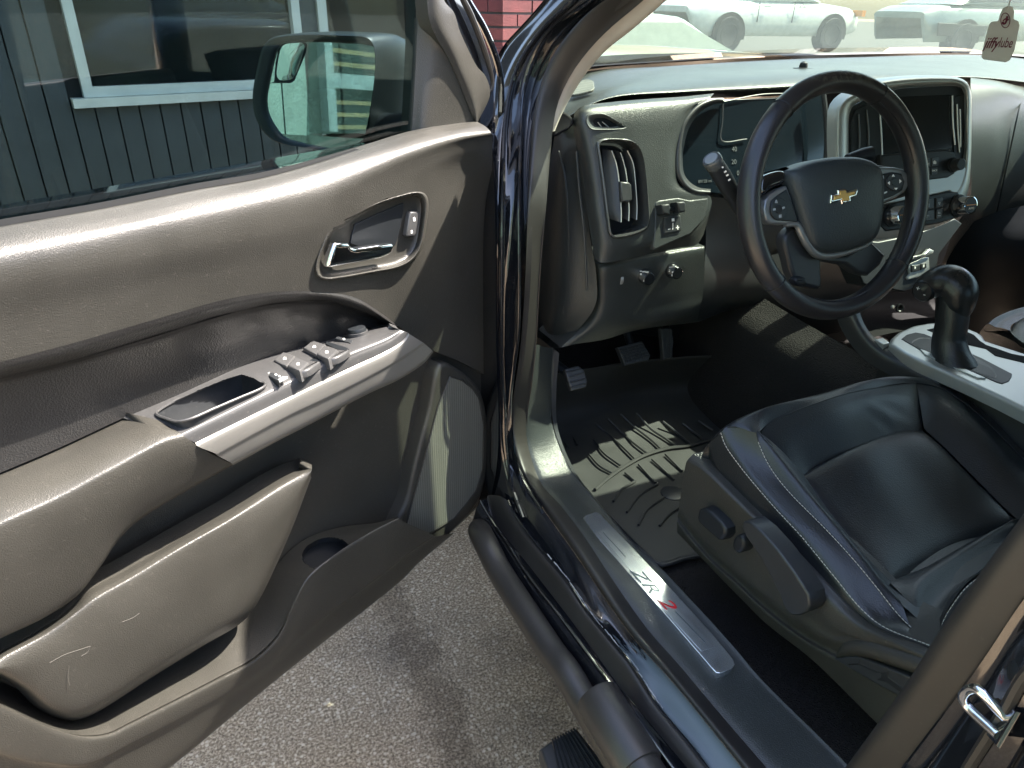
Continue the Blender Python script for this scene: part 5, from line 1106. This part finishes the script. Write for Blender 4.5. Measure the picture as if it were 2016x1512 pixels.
G().loft([s2[:36], [p*.5+q*.5+np.array([0, 0, .010]) for p, q in zip(crsample(s2[:36], 20), crsample(s3[:7], 20))], s3[:7]], 50, 5).out('side_bolster', LEA, seat)
G().loft([s3[:7], [p*.5+q*.5+np.array([.006, 0, .004]) for p, q in zip(crsample(s3[:7], 20), crsample([s3[0]]+list(s4), 20))], [s3[0]*.4+s4[0]*.6]+list(s4)], 50, 5).out('bolster_panel', LEA, seat)
G().grid(coons(fi, ri, s4, s6, 50, 50, .024, UP, .6)).out('seat_insert', LEA, seat)
mid = midc(fm, fi, (0, .006, .016))
gg = G().loft([fm, mid, [p+np.array([0, 0, -.002]) for p in crsample(fi, 24)]], 60, 8)
V_ = crease(np.array(gg.V).reshape(1, -1, 3), [(1690,790,1790,840,6,.0025),(1700,800,1760,850,5,-.0025),(1720,785,1800,825,5,-.002),(1740,815,1770,850,4,.0015)])
gg.V = [tuple(p) for p in V_.reshape(-1, 3)]; gg.out('front_panel', LEA, seat)
rb0 = zs([(1270,137,1.385),(1380,160,1.42),(1500,230,1.43),(1650,360,1.43),(1804,520,1.43),(1950,660,1.42)])
rb1 = zs([(1310,360,1.315),(1400,440,1.315),(1600,640,1.31),(1760,795,1.30),(1840,850,1.30)])
G().loft([rb0, midc(rb0, rb1, (.004, 0, .018)), [p+np.array([0, 0, -.002]) for p in rb1]], 40, 6).out('side_bolster', LEA, seat)
of = zs([(245,440,.852),(330,352,.865),(500,268,.93),(800,190,1.10),(1020,125,1.235),(1200,105,1.37),(1350,125,1.44),(1450,170,1.46),(1600,280,1.47),(1750,430,1.47),(1950,640,1.46)])
im = [s1[0]]+[s1b[0], s2[0]]+list(fm[1:])+list(rb0[1:])
G().loft([[p+np.array([0, .03, -.12]) for p in of], [p+np.array([0, .012, -.02]) for p in of], of, [p*.6+q*.4+np.array([0, 0, .004]) for p, q in zip(crsample(of, 30), crsample(im, 30))], im], 80, 4).out('front_band', LEA, seat)
G().slab([onz(x, y, .775) for x, y in ((1440,880),(1560,800),(1830,760),(2000,900),(2060,1040),(1940,1180),(1850,1290),(1800,1250),(1700,1120))], UP, .05, .01).out('cushion_base', LEA, seat)
# backrest
bk0 = ri; 
bk2 = zs([(1372,1345,.93),(1420,1230,1.0),(1540,1110,1.10),(1720,985,1.22),(1900,860,1.34)])
bk1 = midc(bk0, bk2, (0, .012, .012))
G().loft([[p+np.array([0, 0, -.012]) for p in zs([(1095,1110,.918),(1240,1235,.918),(1392,1368,.92)])], [p+np.array([0, 0, -.010]) for p in zs([(1135,1108,.945),(1270,1220,.94),(1392,1340,.935)])], [p+np.array([0, 0, -.012]) for p in zs([(1175,1100,.98),(1300,1200,.96),(1400,1320,.945)])]], 20, 4).out('corner_gusset', LEA, seat)
bk3 = [p+np.array([0, -.07, .10]) for p in bk2]
G().loft([[p+np.array([0, .004, -.012]) for p in bk0], [p+np.array([0, -.003, .004]) for p in bk0], bk1, bk2, bk3], 40, 6).out('backrest', LEA, seat)
bs0 = zs([(1366,1452,.90),(1384,1400,.90),(1402,1325,.905),(1450,1240,.92),(1520,1150,.94),(1640,1058,.97),(1760,960,1.0)])
bs1 = zs([(1372,1470,.872),(1480,1480,.862),(1560,1400,.862),(1640,1300,.865),(1760,1150,.87),(1850,1060,.88),(1900,1000,.89)])
G().loft([zs([(1372,1345,.93),(1420,1230,.95),(1500,1140,.98),(1620,1040,1.02),(1760,930,1.06)]), [p+np.array([.004, .004, .004]) for p in bs0], bs0, [p*.5+q*.5+np.array([-.012, .01, 0]) for p, q in zip(crsample(bs0, 12), crsample(bs1, 12))], bs1], 40, 5).out('backrest_bolster', LEA, seat)
G().slab([np.array((.90, .33, .80)), np.array((1.36, .33, .80)), np.array((1.34, .16, 1.42)), np.array((.94, .16, 1.42))], (0, .96, .27), .10, .04).out('backrest_shell', LEA, seat)
def stitches(curve, step=.0065, ln=.0042, off=np.array([-.0008, -.0004, .0012]), r=.00075, rng=None):
    L = np.sum(np.linalg.norm(np.diff(arr(curve), axis=0), axis=1)); n = int(L/step); C = crsample(curve, n*2+1); g = G()
    for i in range(n):
        p = C[2*i]; d = C[2*i+1]-p; d /= np.linalg.norm(d)+1e-9; g.tube([p+off-d*ln*.1, p+off+d*ln*.5+np.array([0, 0, .0004]), p+off+d*ln], r, 5)
    return g
for c_, nm in ((s1, 'stitching'), (s2[1:], 'stitching'), (bs0, 'stitching')):
    o = stitches(c_).out(nm, STI, seat); o['kind'] = 'stuff'
for c_ in (fm, [p+UP*.001 for p in rb0], [p+UP*.0012 for p in s2]): G().tube(c_, .0011, 6, False, 60).out('seam', PLB, seat)
# plastic side shield
X = lambda L: zs(L)
v0 = zsx([(165,488),(262,562),(422,718),(602,898),(802,1108),(1002,1312),(1112,1378),(1302,1448),(1480,1530)], .846)
v1 = zsx([(138,515),(215,562),(400,738),(560,892),(700,1042),(790,1165),(880,1262),(990,1345),(1180,1425),(1460,1545)], .832)
v1b = zsx([(125,545),(205,590),(388,765),(540,915),(670,1060),(760,1195),(830,1300),(930,1378),(1150,1440),(1440,1560)], .829)
v1c = zsx([(108,650),(200,730),(380,900),(530,1050),(680,1200),(760,1310),(860,1385),(980,1400),(1150,1452),(1430,1570)], .831)
v2 = zsx([(92,765),(250,945),(400,1080),(500,1165),(700,1328),(820,1400),(900,1425),(1050,1420),(1180,1470),(1420,1590)], .829)
v3 = zsx([(86,800),(240,985),(390,1120),(480,1205),(690,1372),(850,1465),(1000,1530),(1200,1600),(1400,1690)], .836)
v4 = zsx([(82,828),(235,1010),(385,1145),(474,1230),(680,1395),(840,1488),(990,1560),(1190,1640),(1400,1740)], .828)
v5 = zsx([(84,878),(300,1105),(420,1226),(520,1325),(760,1515),(950,1700),(1150,1900)], .834)
SHD = PLA
G().loft([v0+[] if False else v0, v1, v1b, v1c, v2, v3, v4, v5], 80, 5, skirt=(.12, 0, 0)).out('side_shield', SHD, seat)
SV = Plane((.829, .7, .7), (-1, 0, 0))
def sk2(name, L, c, mat, depth=.02, bev=.004, sm=0): return G().slab([SV(q[0]/2.52+1300, q[1]/2.52+700, c) for q in L], SV.n, depth, bev, sm).out(name, mat, seat)
sk2('seat_switch', [(180,795),(190,765),(215,758),(240,772),(300,828),(322,862),(322,895),(305,918),(285,918),(195,838),(182,822)], .022, PLB, .024, .006)
sk2('recline_knob', [(385+30*math.cos(a), 937+46*math.sin(a)) for a in np.linspace(0, 2*math.pi, 25)[:-1]], .022, PLB, .024, .006)
sk2('seat_lever', [(402,850),(410,825),(440,822),(500,872),(580,962),(660,1070),(735,1185),(742,1240),(725,1275),(690,1292),(650,1290),(615,1250),(590,1185),(500,1010),(425,900)], .036, PLS, .034, .004)
g_ = sk2('track_cover', [((x/2.953+100)*2.52, (y/2.953+300)*2.52) for x, y in [(712,880),(800,862),(870,868),(960,905),(1090,955),(1220,1010),(1220,1090),(1110,1105),(1000,1050),(850,965)]], .006, PLS, .02, .003)
sk2('cover_slot', [((x/2.953+100)*2.52, (y/2.953+300)*2.52) for x, y in [(985,955),(1035,950),(1030,985),(1090,1030),(1200,1110),(1120,1090),(1020,1015),(960,1000),(985,985)]], .0065, PLB, .004, .001)
sk2('cover_slot', [((x/2.953+100)*2.52, (y/2.953+300)*2.52) for x, y in [(795,908),(852,902),(858,880),(866,882),(866,904),(960,950),(990,955),(960,962),(862,912),(795,914)]], .0065, PLB, .004, .001)
G().tube([SV(x/2.953+1400, y/2.953+1000, -.004) for x, y in [(740,862),(800,822),(870,812),(960,828),(1090,870),(1260,925)]], [.004, .012, .014, .014, .014, .014], 12, False, 30).out('shield_ridge', PLA, seat)

# ---------------- centre console and shift lever
CP = Plane((1.46, .9, .945), (-.10, -.02, 1.0))
co = [(1751,677),(1755,664),(1768,653),(1795,641),(1825,635),(1852,633),(1896,641),(1925,653),(1936,660),(1942,670),(1960,676),(2016,694),(2110,726),(2110,856),(2050,822),(1973,783),(1914,755),(1814,711),(1780,694)]
CON = G().slab([CP(x, y) for x, y in co], CP.n, .03, .008, 0).out('center_console', SIL, truck)
def con(name, L, c, mat, depth=.006, bev=.002, sm=0): return G().slab([CP(q[0], q[1], c) for q in L], CP.n, depth, bev, sm).out(name, mat, CON)
con('shift_plate', z7([(798,942),(850,900),(940,876),(1030,892),(1200,962),(1600,1132),(1900,1287),(1895,1320),(1870,1362),(1800,1388),(1740,1370),(1300,1182),(1000,1062),(900,1002)]), .0015, PLB, .006, .002)
CUPB = plain('cup_black', (.006, .006, .007), .75, spec=.15)
con('cup_recess', z7([(1052,850),(1120,835),(1400,850),(1520,900),(1580,960),(1640,1000),(1900,1090),(2016,1112),(2400,1240),(2400,1330),(2016,1178),(1730,1108),(1640,1040),(1420,990),(1180,905)]), .0012, CUPB, .006, .001)
con('cup_floor', z7([(1420,880),(1540,930),(1560,990),(1480,1000),(1425,980)]), .0014, CUPB, .004, .001)
con('gear_strip', z7([(985,1040),(1050,1062),(1300,1180),(1640,1330),(1560,1328),(1280,1210),(1030,1092)]), .0032, SIL, .004, .001)
for s_, q in (('R', (1222, 1152)), ('N', (1300, 1188))):
    text('gear_letter', s_, .012, CP(*z7([q])[0], .004), (0, -1, 0), (1, 0, 0), DIM, CON)
sil_low = [(1640,640),(1664,690),(1700,730),(1751,762),(1830,805),(1960,868),(2100,940)]
ce0 = [CP(x, y, -.028) for x, y in [(1751,677),(1780,694),(1814,711),(1914,755),(1973,783),(2050,822),(2110,856)]]
G().loft([ce0, [p+np.array([-.012, 0, -.05]) for p in ce0], [p+np.array([-.022, 0, -.16]) for p in ce0], [p+np.array([-.02, 0, -.40]) for p in ce0]], 40, 5).out('console_side', PLS, CON)
G().loft([[P(1642,600,'x',1.40), P(1650,632,'x',1.40), P(1668,668,'x',1.405), P(1700,706,'x',1.41), P(1751,738,'x',1.42), P(1840,782,'x',1.425)], [P(1668,595,'x',1.405), P(1678,622,'x',1.405), P(1692,650,'x',1.41), P(1718,682,'x',1.415), P(1762,712,'x',1.425), P(1850,758,'x',1.43)], [P(1688,590,'x',1.43), P(1694,618,'x',1.43), P(1704,642,'x',1.432), P(1722,664,'x',1.435), P(1750,678,'x',1.445), P(1814,712,'x',1.45)]], 30, 5).out('console_flank', PLS, CON)
G().slab([CP(x, y, -.002) for x, y in [(1722,668),(1738,664),(1752,674),(1740,678)]], CP.n, .02, .003).out('phone_clip', SIL, CON)
# a dark open bin in front of the lever
G().loft([[P(1670,560,'y',1.40), P(1780,560,'y',1.40), P(1920,550,'y',1.40)], [P(1680,620,'y',1.36), P(1790,610,'y',1.36), P(1910,610,'y',1.36)], [P(1700,668,'y',1.15), P(1790,650,'y',1.15), P(1900,650,'y',1.15)]], 14, 4).out('storage_bin', CUPB, CON)
lb = P(1878, 728, 'x', 1.49)
LEV = G().tube([lb, P(1872,700,'x',1.49), P(1868,670,'x',1.49), P(1874,635,'x',1.49), P(1876,600,'x',1.49), P(1878,575,'x',1.49)], [.048, .037, .033, .032, .033, .033], 20, False, 24).out('shift_lever', LEA, truck)
h0, h1, h2, h3 = P(1812,570,'x',1.455), P(1835,560,'x',1.47), P(1865,556,'x',1.485), P(1884,570,'x',1.492)
G().tube([h0, h1, h2, h3, P(1886,600,'x',1.492), P(1884,630,'x',1.492)], [.022, .034, .040, .039, .032, .018], 20, False, 30).out('lever_grip', plain('grip_leather', (.018, .019, .02), .28, grain=.2), LEV)
an = (h0-h1)/np.linalg.norm(h0-h1)
cf = CAM-h0; cf /= np.linalg.norm(cf); an2 = an*.5+cf*.75; an2 /= np.linalg.norm(an2)
hb = P(1819, 572, 'x', 1.450)
G().lathe(hb, an2, [(.024, -.02), (.024, .004), (.021, .008)], 28, False).out('button_collar', PLB, LEV)
G().lathe(hb, an2, [(.021, .004), (.020, .0075), (.0, .0085)], 28).out('shift_button', plain('button_black', (.02, .02, .022), .3), LEV)
rr_ = np.cross(UP, an2); rr_ /= np.linalg.norm(rr_); uu_ = np.cross(an2, rr_)
for s_, dx, dy in (('+', -.009, .004), ('-', .008, -.004)):
    text('button_print', s_, .016, hb+an2*.0092+rr_*dx+uu_*dy, rr_, uu_, WHT, LEV)
G().loft([crsample([CP(x, y, .002) for x, y in z7([(900,985),(1000,930),(1200,960),(1500,1110),(1700,1230),(1740,1330),(1640,1310),(1300,1160),(1000,1040)])], 40, True), crsample([P(1878+16*math.cos(a), 715+9*math.sin(a), 'x', 1.49) for a in np.linspace(math.pi, 3*math.pi, 13)[:-1]], 40, True), crsample([P(1873+14*math.cos(a), 690+7*math.sin(a), 'x', 1.49) for a in np.linspace(math.pi, 3*math.pi, 13)[:-1]], 40, True)], 40, 4, True).out('lever_boot', LEA, LEV)

# ---------------- pedals, floor mat, passenger seat
PE = Plane((1.0, 1.5, .75), (-.1, -.8, .5))
zp = lambda L: zm(L, 3.023, 900, 600)
def pedal(name, L, y, ribs, arm):
    PQ = Plane(P(*zp([L[0]])[0], 'y', y), (-.15, -.85, .5))
    o = G().slab([PQ(*q) for q in zp(L)], PQ.n, .02, .004).out(name, plain(name+'_rubber', (.035, .036, .037), .5), truck)
    for a_, b_ in ribs: G().tube([PQ(*zp([a_])[0], .001), PQ(*zp([b_])[0], .001)], .0022, 6).out('rib', PLS, o)
    G().tube([PQ(*zp([arm[0]])[0], -.012), P(*zp([arm[1]])[0], 'y', y+.05)], .012, 8).out('pedal_arm', PLB, o)
pedal('parking_brake_pedal', [(640,385),(722,362),(757,392),(776,452),(770,492),(680,513),(655,440)], 1.24, [((650,400),(735,378)), ((665,430),(752,405)), ((672,462),(765,437)), ((680,490),(768,468))], ((690,430), (570,340)))
pedal('brake_pedal', [(953,255),(1100,215),(1152,300),(1140,332),(1000,363)], 1.34, [((965+k*8, 270+k*17), (1108+k*8, 232+k*17)) for k in range(5)]+[((985+k*22, 262-k*6), (1020+k*22, 345-k*6)) for k in range(5)], ((1040,260), (1010,160)))
pedal('accelerator_pedal', [(1212,140),(1276,140),(1291,220),(1272,318),(1228,326)], 1.35, [((1225+k*13, 150), (1236+k*10, 315)) for k in range(5)], ((1245,180), (1240,110)))
mat_ = thing('floor_mat', 'black rubber floor mat with raised ribs, lying in the driver footwell', 'floor mat', (1.0, 1.2, .505))
mr0 = [onz(x, y, .512) for x, y in ((1262,1085),(1300,1113),(1345,1100),(1450,1075),(1600,1050))]
mr1 = [onz(x, y, .512) for x, y in ((1175,1000),(1210,985),(1300,960),(1450,930),(1640,890))]
mr2 = [onz(x, y, .512) for x, y in ((1108,890),(1160,875),(1270,850),(1420,830),(1600,800))]
mr3 = [onz(x, y, .56) for x, y in ((1095,815),(1160,800),(1250,775),(1400,760),(1540,755))]
mr4 = [onz(x, y, .70) for x, y in ((1092,735),(1160,725),(1240,712),(1380,700),(1500,700))]
G().loft([mr0, mr1, mr2, mr3, mr4], 40, 8, skirt=(0, 0, -.008)).out('mat_sheet', MAT, mat_)
def mz(px, py, dz=.004):
    z_ = .512 if py > 850 else .512+(850-py)*.0009
    return onz(px, py, z_+dz)
zr = lambda L: zm(L, 3.023, 900, 600)
for L in ([(820,705),(900,770),(1000,860),(1060,920)], [(900,678),(980,760),(1060,830),(1140,890)], [(975,652),(1060,730),(1150,800),(1220,865)], [(1070,645),(1150,735),(1230,790),(1310,845)], [(1225,695),(1320,770),(1395,835)], [(1340,705),(1420,765),(1480,812)], [(1435,690),(1520,745)],
          [(815,805),(870,880),(970,955)], [(785,890),(850,960),(920,1000)], [(930,1170),(980,1100),(1060,1050)], [(1010,1235),(1090,1130),(1195,1065)], [(1080,1310),(1130,1220),(1230,1145)], [(1205,1315),(1260,1250),(1330,1200)], [(1000,1000),(1060,1050)], [(1080,950),(1180,1060)], [(1160,920),(1290,1040)], [(1240,890),(1340,990)]):
    G().tube([mz(*q) for q in zr(L)], .0035, 6, False, 14).out('rib', MAT, mat_)
G().tube([mz(*q) for q in zr([(820,1100),(900,1030),(1000,960),(1120,895),(1250,855),(1380,838),(1500,805)])], .005, 6, False, 30).out('rib', MAT, mat_)
for L in ([(570,620),(620,780),(660,850)], [(610,600),(670,740),(712,835)], [(650,600),(700,720)], [(580,700),(630,860)]):
    G().tube([mz(*q) for q in zr(L)], .004, 6, False, 12).out('rib', MAT, mat_)
G().lathe(mz(*zr([(1280, 1130)])[0], -.004), (0, 0, 1), [(.030, 0), (.030, .006), (.026, .008), (.0, .008)], 28).out('mat_clip', PLS, mat_)
G().tube([mz(*q) for q in ((1100,860),(1125,930),(1180,1003),(1262,1083),(1300,1112),(1345,1100),(1400,1090))], .006, 8, False, 40).out('mat_edge', MAT, mat_)
# passenger seat corner
ps = z7([(1590,860),(1650,810),(1800,735),(1960,685),(2100,660),(2300,640)])
pa = [onz(x, y, .955) for x, y in ps]; pb = [onz(x, y, .968) for x, y in z7([(1880,860),(1890,810),(1930,780),(2016,750),(2150,720),(2300,700)])]
pcx = [onz(x, y, .93) for x, y in z7([(1590,870),(1700,880),(1880,950),(2016,1040),(2150,1120),(2300,1200)])]
PS = G().loft([[p+np.array([0, .02, -.2]) for p in pa], pa, [p*.5+q*.5+np.array([0, 0, .008]) for p, q in zip(crsample(pa, 14), crsample(pb, 14))], pb], 40, 5).out('passenger_seat', LEA, truck)
pd_ = [onz(x, y, .966) for x, y in z7([(1880,860),(1900,900),(2016,990),(2150,1080),(2300,1170)])]
G().loft([pcx, pd_], 30, 4).out('side_bolster', LEA, PS)
G().grid(coons(pb, [p+np.array([.25, -.35, 0]) for p in pb], pd_, [p+np.array([.3, .05, 0]) for p in pd_], 24, 24, .01)).out('seat_insert', LEA, PS)
o = stitches(pd_).out('stitching', STI, PS); o['kind'] = 'stuff'
G().slab([np.array((1.75, .25, .80)), np.array((2.25, .25, .80)), np.array((2.22, .05, 1.45)), np.array((1.78, .05, 1.45))], (0, .96, .27), .10, .04).out('backrest', LEA, PS)

# ================================================================== HANGING TAG
tp = P(1975, 70, 'x', 1.5)
TGP = Plane(tp, (-.62, -.76, .12))
tagt = thing('hanging_tag', 'white card tag with maroon lettering hanging by the windshield on a string', 'tag', tuple(TGP(1975, 10)))
to = z5([(1680,452),(1700,350),(1738,200),(1758,172),(1814,166),(1828,112),(1850,66),(1888,46),(1924,52),(1940,92),(1934,150),(1972,168),(1982,200),(1940,400),(1905,478),(1872,494),(1700,472)])
G().slab([TGP(x, y) for x, y in to], TGP.n, .002, .0006).out('card', TGW, tagt)
tr = TGP(2000, 84)-TGP(1950, 82); tu = TGP(1985, 40)-TGP(1972, 110); tu = tu-tr*(tu @ tr)/(tr @ tr)*0
def ttext(s, q, h, sx=1.0, shear=.2):
    return text('lettering', s, h, TGP(*z5([q])[0], .0012), tr, np.cross(TGP.n, tr/np.linalg.norm(tr)), MAR, tagt, .0002, 'CENTER', shear, sx)
ttext('jiffy', (1756, 345), .028, .60, .30); ttext('jiffy', (1759, 345), .028, .60, .30); ttext('lube', (1872, 342), .025, .56, .1)
lc = z5([(1868, 162)])[0]
G().tube([TGP(lc[0]+9*math.cos(a), lc[1]+14.5*math.sin(a), .0012) for a in np.linspace(0, 2*math.pi, 29)[:-1]], .0007, 6, True).out('logo_ring', MAR, tagt)
G().tube([TGP(x, y, .0014) for x, y in z5([(1882,128),(1876,165),(1864,188),(1850,186),(1848,172)])], .0018, 6, False, 16).out('logo_mark', MAR, tagt)
G().tube([TGP(x, y, .0014) for x, y in z5([(1850,165),(1868,150),(1884,158),(1894,155)])], .0014, 6, False, 12).out('logo_mark', MAR, tagt)
G().tube([TGP(x, y, .001) for x, y in z5([(1890,80),(1898,30),(1915,-40),(1930,-200)])], .0012, 6, False, 12).out('string', TGW, tagt)

# ================================================================== PARKED CARS BEYOND THE WINDSHIELD
def car(name, label, cat, p, heading, body, cab, paint, width, wheels, wr, glassmat=GHO, z0=0.0):
    """p: ground point under the middle; body and cab are side outlines (x along the car, z up)"""
    f = np.array([math.cos(heading), math.sin(heading), 0]); s_ = np.array([-math.sin(heading), math.cos(heading), 0])
    if s_ @ (CAM-np.array(p)) < 0: s_ = -s_
    p = np.array(p, float); t = thing(name, label, cat, tuple(p))
    at = lambda x, y, z: p+f*x+s_*y+UP*z
    arch = []
    def hull(out, w_, nm, mat_, tum, tap):
        xs_ = np.linspace(min(q[0] for q in out)+.01, max(q[0] for q in out)-.01, 30); top, low = [], []
        for x in xs_:
            zs_ = []
            for i in range(len(out)):
                (xa, za), (xb, zb_) = out[i], out[(i+1) % len(out)]
                if (xa-x)*(xb-x) <= 0 and xa != xb: zs_.append(za+(zb_-za)*(x-xa)/(xb-xa))
            top.append(max(zs_)); low.append(min(zs_))
        k_ = np.array([.25, .5, .25]); top = np.convolve(np.pad(top, 1, 'edge'), k_, 'valid'); rows_ = []
        for x, zt2, zl in zip(xs_, top, low):
            u = (x-xs_.mean())/(xs_[-1]-xs_.mean()); hw = w_/2*(1-tap*abs(u)**5); h_ = zt2-zl
            sec = [(-.88, 0), (-.97, .12), (-1, .35), (-1, .55), (-.985+tum*.0, .72), (-.95-tum*-.12, .86), (-.86+tum*.2, .97), (-.5, 1.0), (0, 1.01)]
            sec = sec+[(-a_, c_) for a_, c_ in sec[-2::-1]]
            rows_.append([at(x, hw*a_*(1-tum*c_), zl+h_*c_) for a_, c_ in sec])
        g = G().grid(np.array(rows_)); n_ = len(rows_[0]); g.F.append(tuple(range(n_))); g.F.append(tuple(len(g.V)-n_+i for i in range(n_)))
        return g.out(nm, mat_, t, True, 50)
    hull(body, width, 'body', paint, .03, .22); hull(cab, width*.94, 'cabin', paint, .22, .05)
    cx_ = np.mean([c[0] for c in cab]); cz_ = np.mean([c[1] for c in cab])
    G().slab([at(cx_+(x-cx_)*.84, width*.47*(1-.26*(cz_+(z-cz_)*.7-min(c[1] for c in cab))/.6)+.004, cz_+(z-cz_)*.70) for x, z in cab], s_+UP*.3, .02, .005).out('side_window', glassmat, t)
    for x in wheels:
        w_ = G().lathe(at(x, width/2-.16, wr), s_, [(wr*.62, .18), (wr*.70, .195), (wr*.95, .19), (wr, .15), (wr, -.1), (wr*.6, -.1)], 36).out('wheel', TYR, t)
        G().lathe(at(x, width/2-.16, wr), s_, [(wr*.66, .10), (wr*.66, .192), (wr*.60, .192), (wr*.55, .13), (wr*.18, .14), (.0, .15)], 30).out('rim', plain('rim_dark', (.05, .05, .05), .4, metal=.6), w_)
        for k_ in range(6):
            a_ = k_*math.pi/3; G().box(at(x, width/2-.16, wr)+(f*math.cos(a_)+UP*math.sin(a_))*wr*.38+s_*.145, (wr*.24, .018, .03), (f*math.cos(a_)+UP*math.sin(a_), s_, -f*math.sin(a_)+UP*math.cos(a_))).out('spoke', SIL, w_)
        G().slab([at(x+wr*1.22*math.cos(a_), width/2+.006, max(.30, wr*1.05+wr*1.18*math.sin(a_))) for a_ in np.linspace(0, 2*math.pi, 25)[:-1]], s_, .03, .003).out('wheel_arch', plain('arch_dark', (.012, .012, .012), .8), t)
    return t, at
TB = [(-2.7,.55),(-2.75,.95),(-2.6,1.12),(-.9,1.14),(1.2,1.14),(2.5,1.02),(2.72,.85),(2.72,.45),(2.1,.36),(-2.2,.38)]
TC = [(-.95,1.12),(-.75,1.75),(.55,1.78),(1.25,1.13)]
pw1 = np.array([ray((1583, 62))[0]/ray((1583, 62))[1]*16.0, 16.0]); d2 = ray((1388, 40)); k2 = d2[0]/d2[1]
best = min((abs(np.hypot(k2*y-pw1[0], y-pw1[1])-3.3), y) for y in np.linspace(16, 24, 400))[1]
pw2 = np.array([k2*best, best]); hd = math.atan2(*(pw1-pw2)[::-1]); pc = (pw1+pw2)/2
zt0 = ray((1583, 97)); zg = 1.62+zt0[2]*16.0/zt0[1]-.02
t, at = car('parked_pickup', 'white four door pickup parked side-on beyond the windshield', 'pickup truck', (pc[0], pc[1], zg), hd, TB, TC, CWH, 1.9, (1.65, -1.65), .40)
G().box(at(2.62, .80, .90), (.06, .16, .07), (np.array([math.cos(hd), math.sin(hd), 0]), np.array([-math.sin(hd), math.cos(hd), 0]), UP)).out('amber_lamp', LAM, t)
for x in (-.85, .25): G().box(at(x, .955, .9), (.006, .006, .22), (np.array([math.cos(hd), math.sin(hd), 0]), np.array([-math.sin(hd), math.cos(hd), 0]), UP)).out('door_gap', PLB, t)
for x in (-.6, .5): G().box(at(x, .965, 1.02), (.10, .012, .02), (np.array([math.cos(hd), math.sin(hd), 0]), np.array([-math.sin(hd), math.cos(hd), 0]), UP)).out('door_handle', CWH, t)
SB = [(-2.3,.45),(-2.35,.80),(-2.2,.95),(-1.4,1.0),(1.0,.98),(2.0,.85),(2.3,.68),(2.3,.35),(-2.2,.3)]
SC = [(-1.75,.98),(-.8,1.42),(.35,1.42),(1.25,.97)]
r_ = ray((1900, 50)); ps_ = CAM+r_*(11.5/r_[1]); zg2 = 1.62+ray((1800, 112))[2]*11.5/ray((1800, 112))[1]
t, at = car('parked_sedan', 'pale silver sedan parked at the right behind the windshield', 'sedan', (ps_[0]+.6, 11.5, zg2), math.radians(-8), SB, SC, CGR, 1.8, (1.4, -1.4), .33)
G().slab([at(x, .915, z) for x, z in ((-2.1,.42),(-.9,.42),(-.85,.62),(-2.15,.66))], np.array([math.sin(math.radians(8))*0-.14, -.99, 0]), .02, .01).out('reflection_bar', PLB, t)  # dark bar added in place of the dash tray's windshield reflection, no real bumper
r_ = ray((1415, 50)); ps_ = CAM+r_*(7.6/r_[1])-np.array([.35, 0, 0])
t, at = car('parked_coupe', 'pale green coupe nose parked at the left behind the windshield', 'car', (ps_[0]-1.0, 7.6, .12), math.radians(4), SB, SC, CTN, 1.8, (1.4, -1.4), .33, plain('sky_pale_car_glass', (.22, .26, .21), .15, coat=.5))  # reflected sky is painted into the pale window colour
#__END__
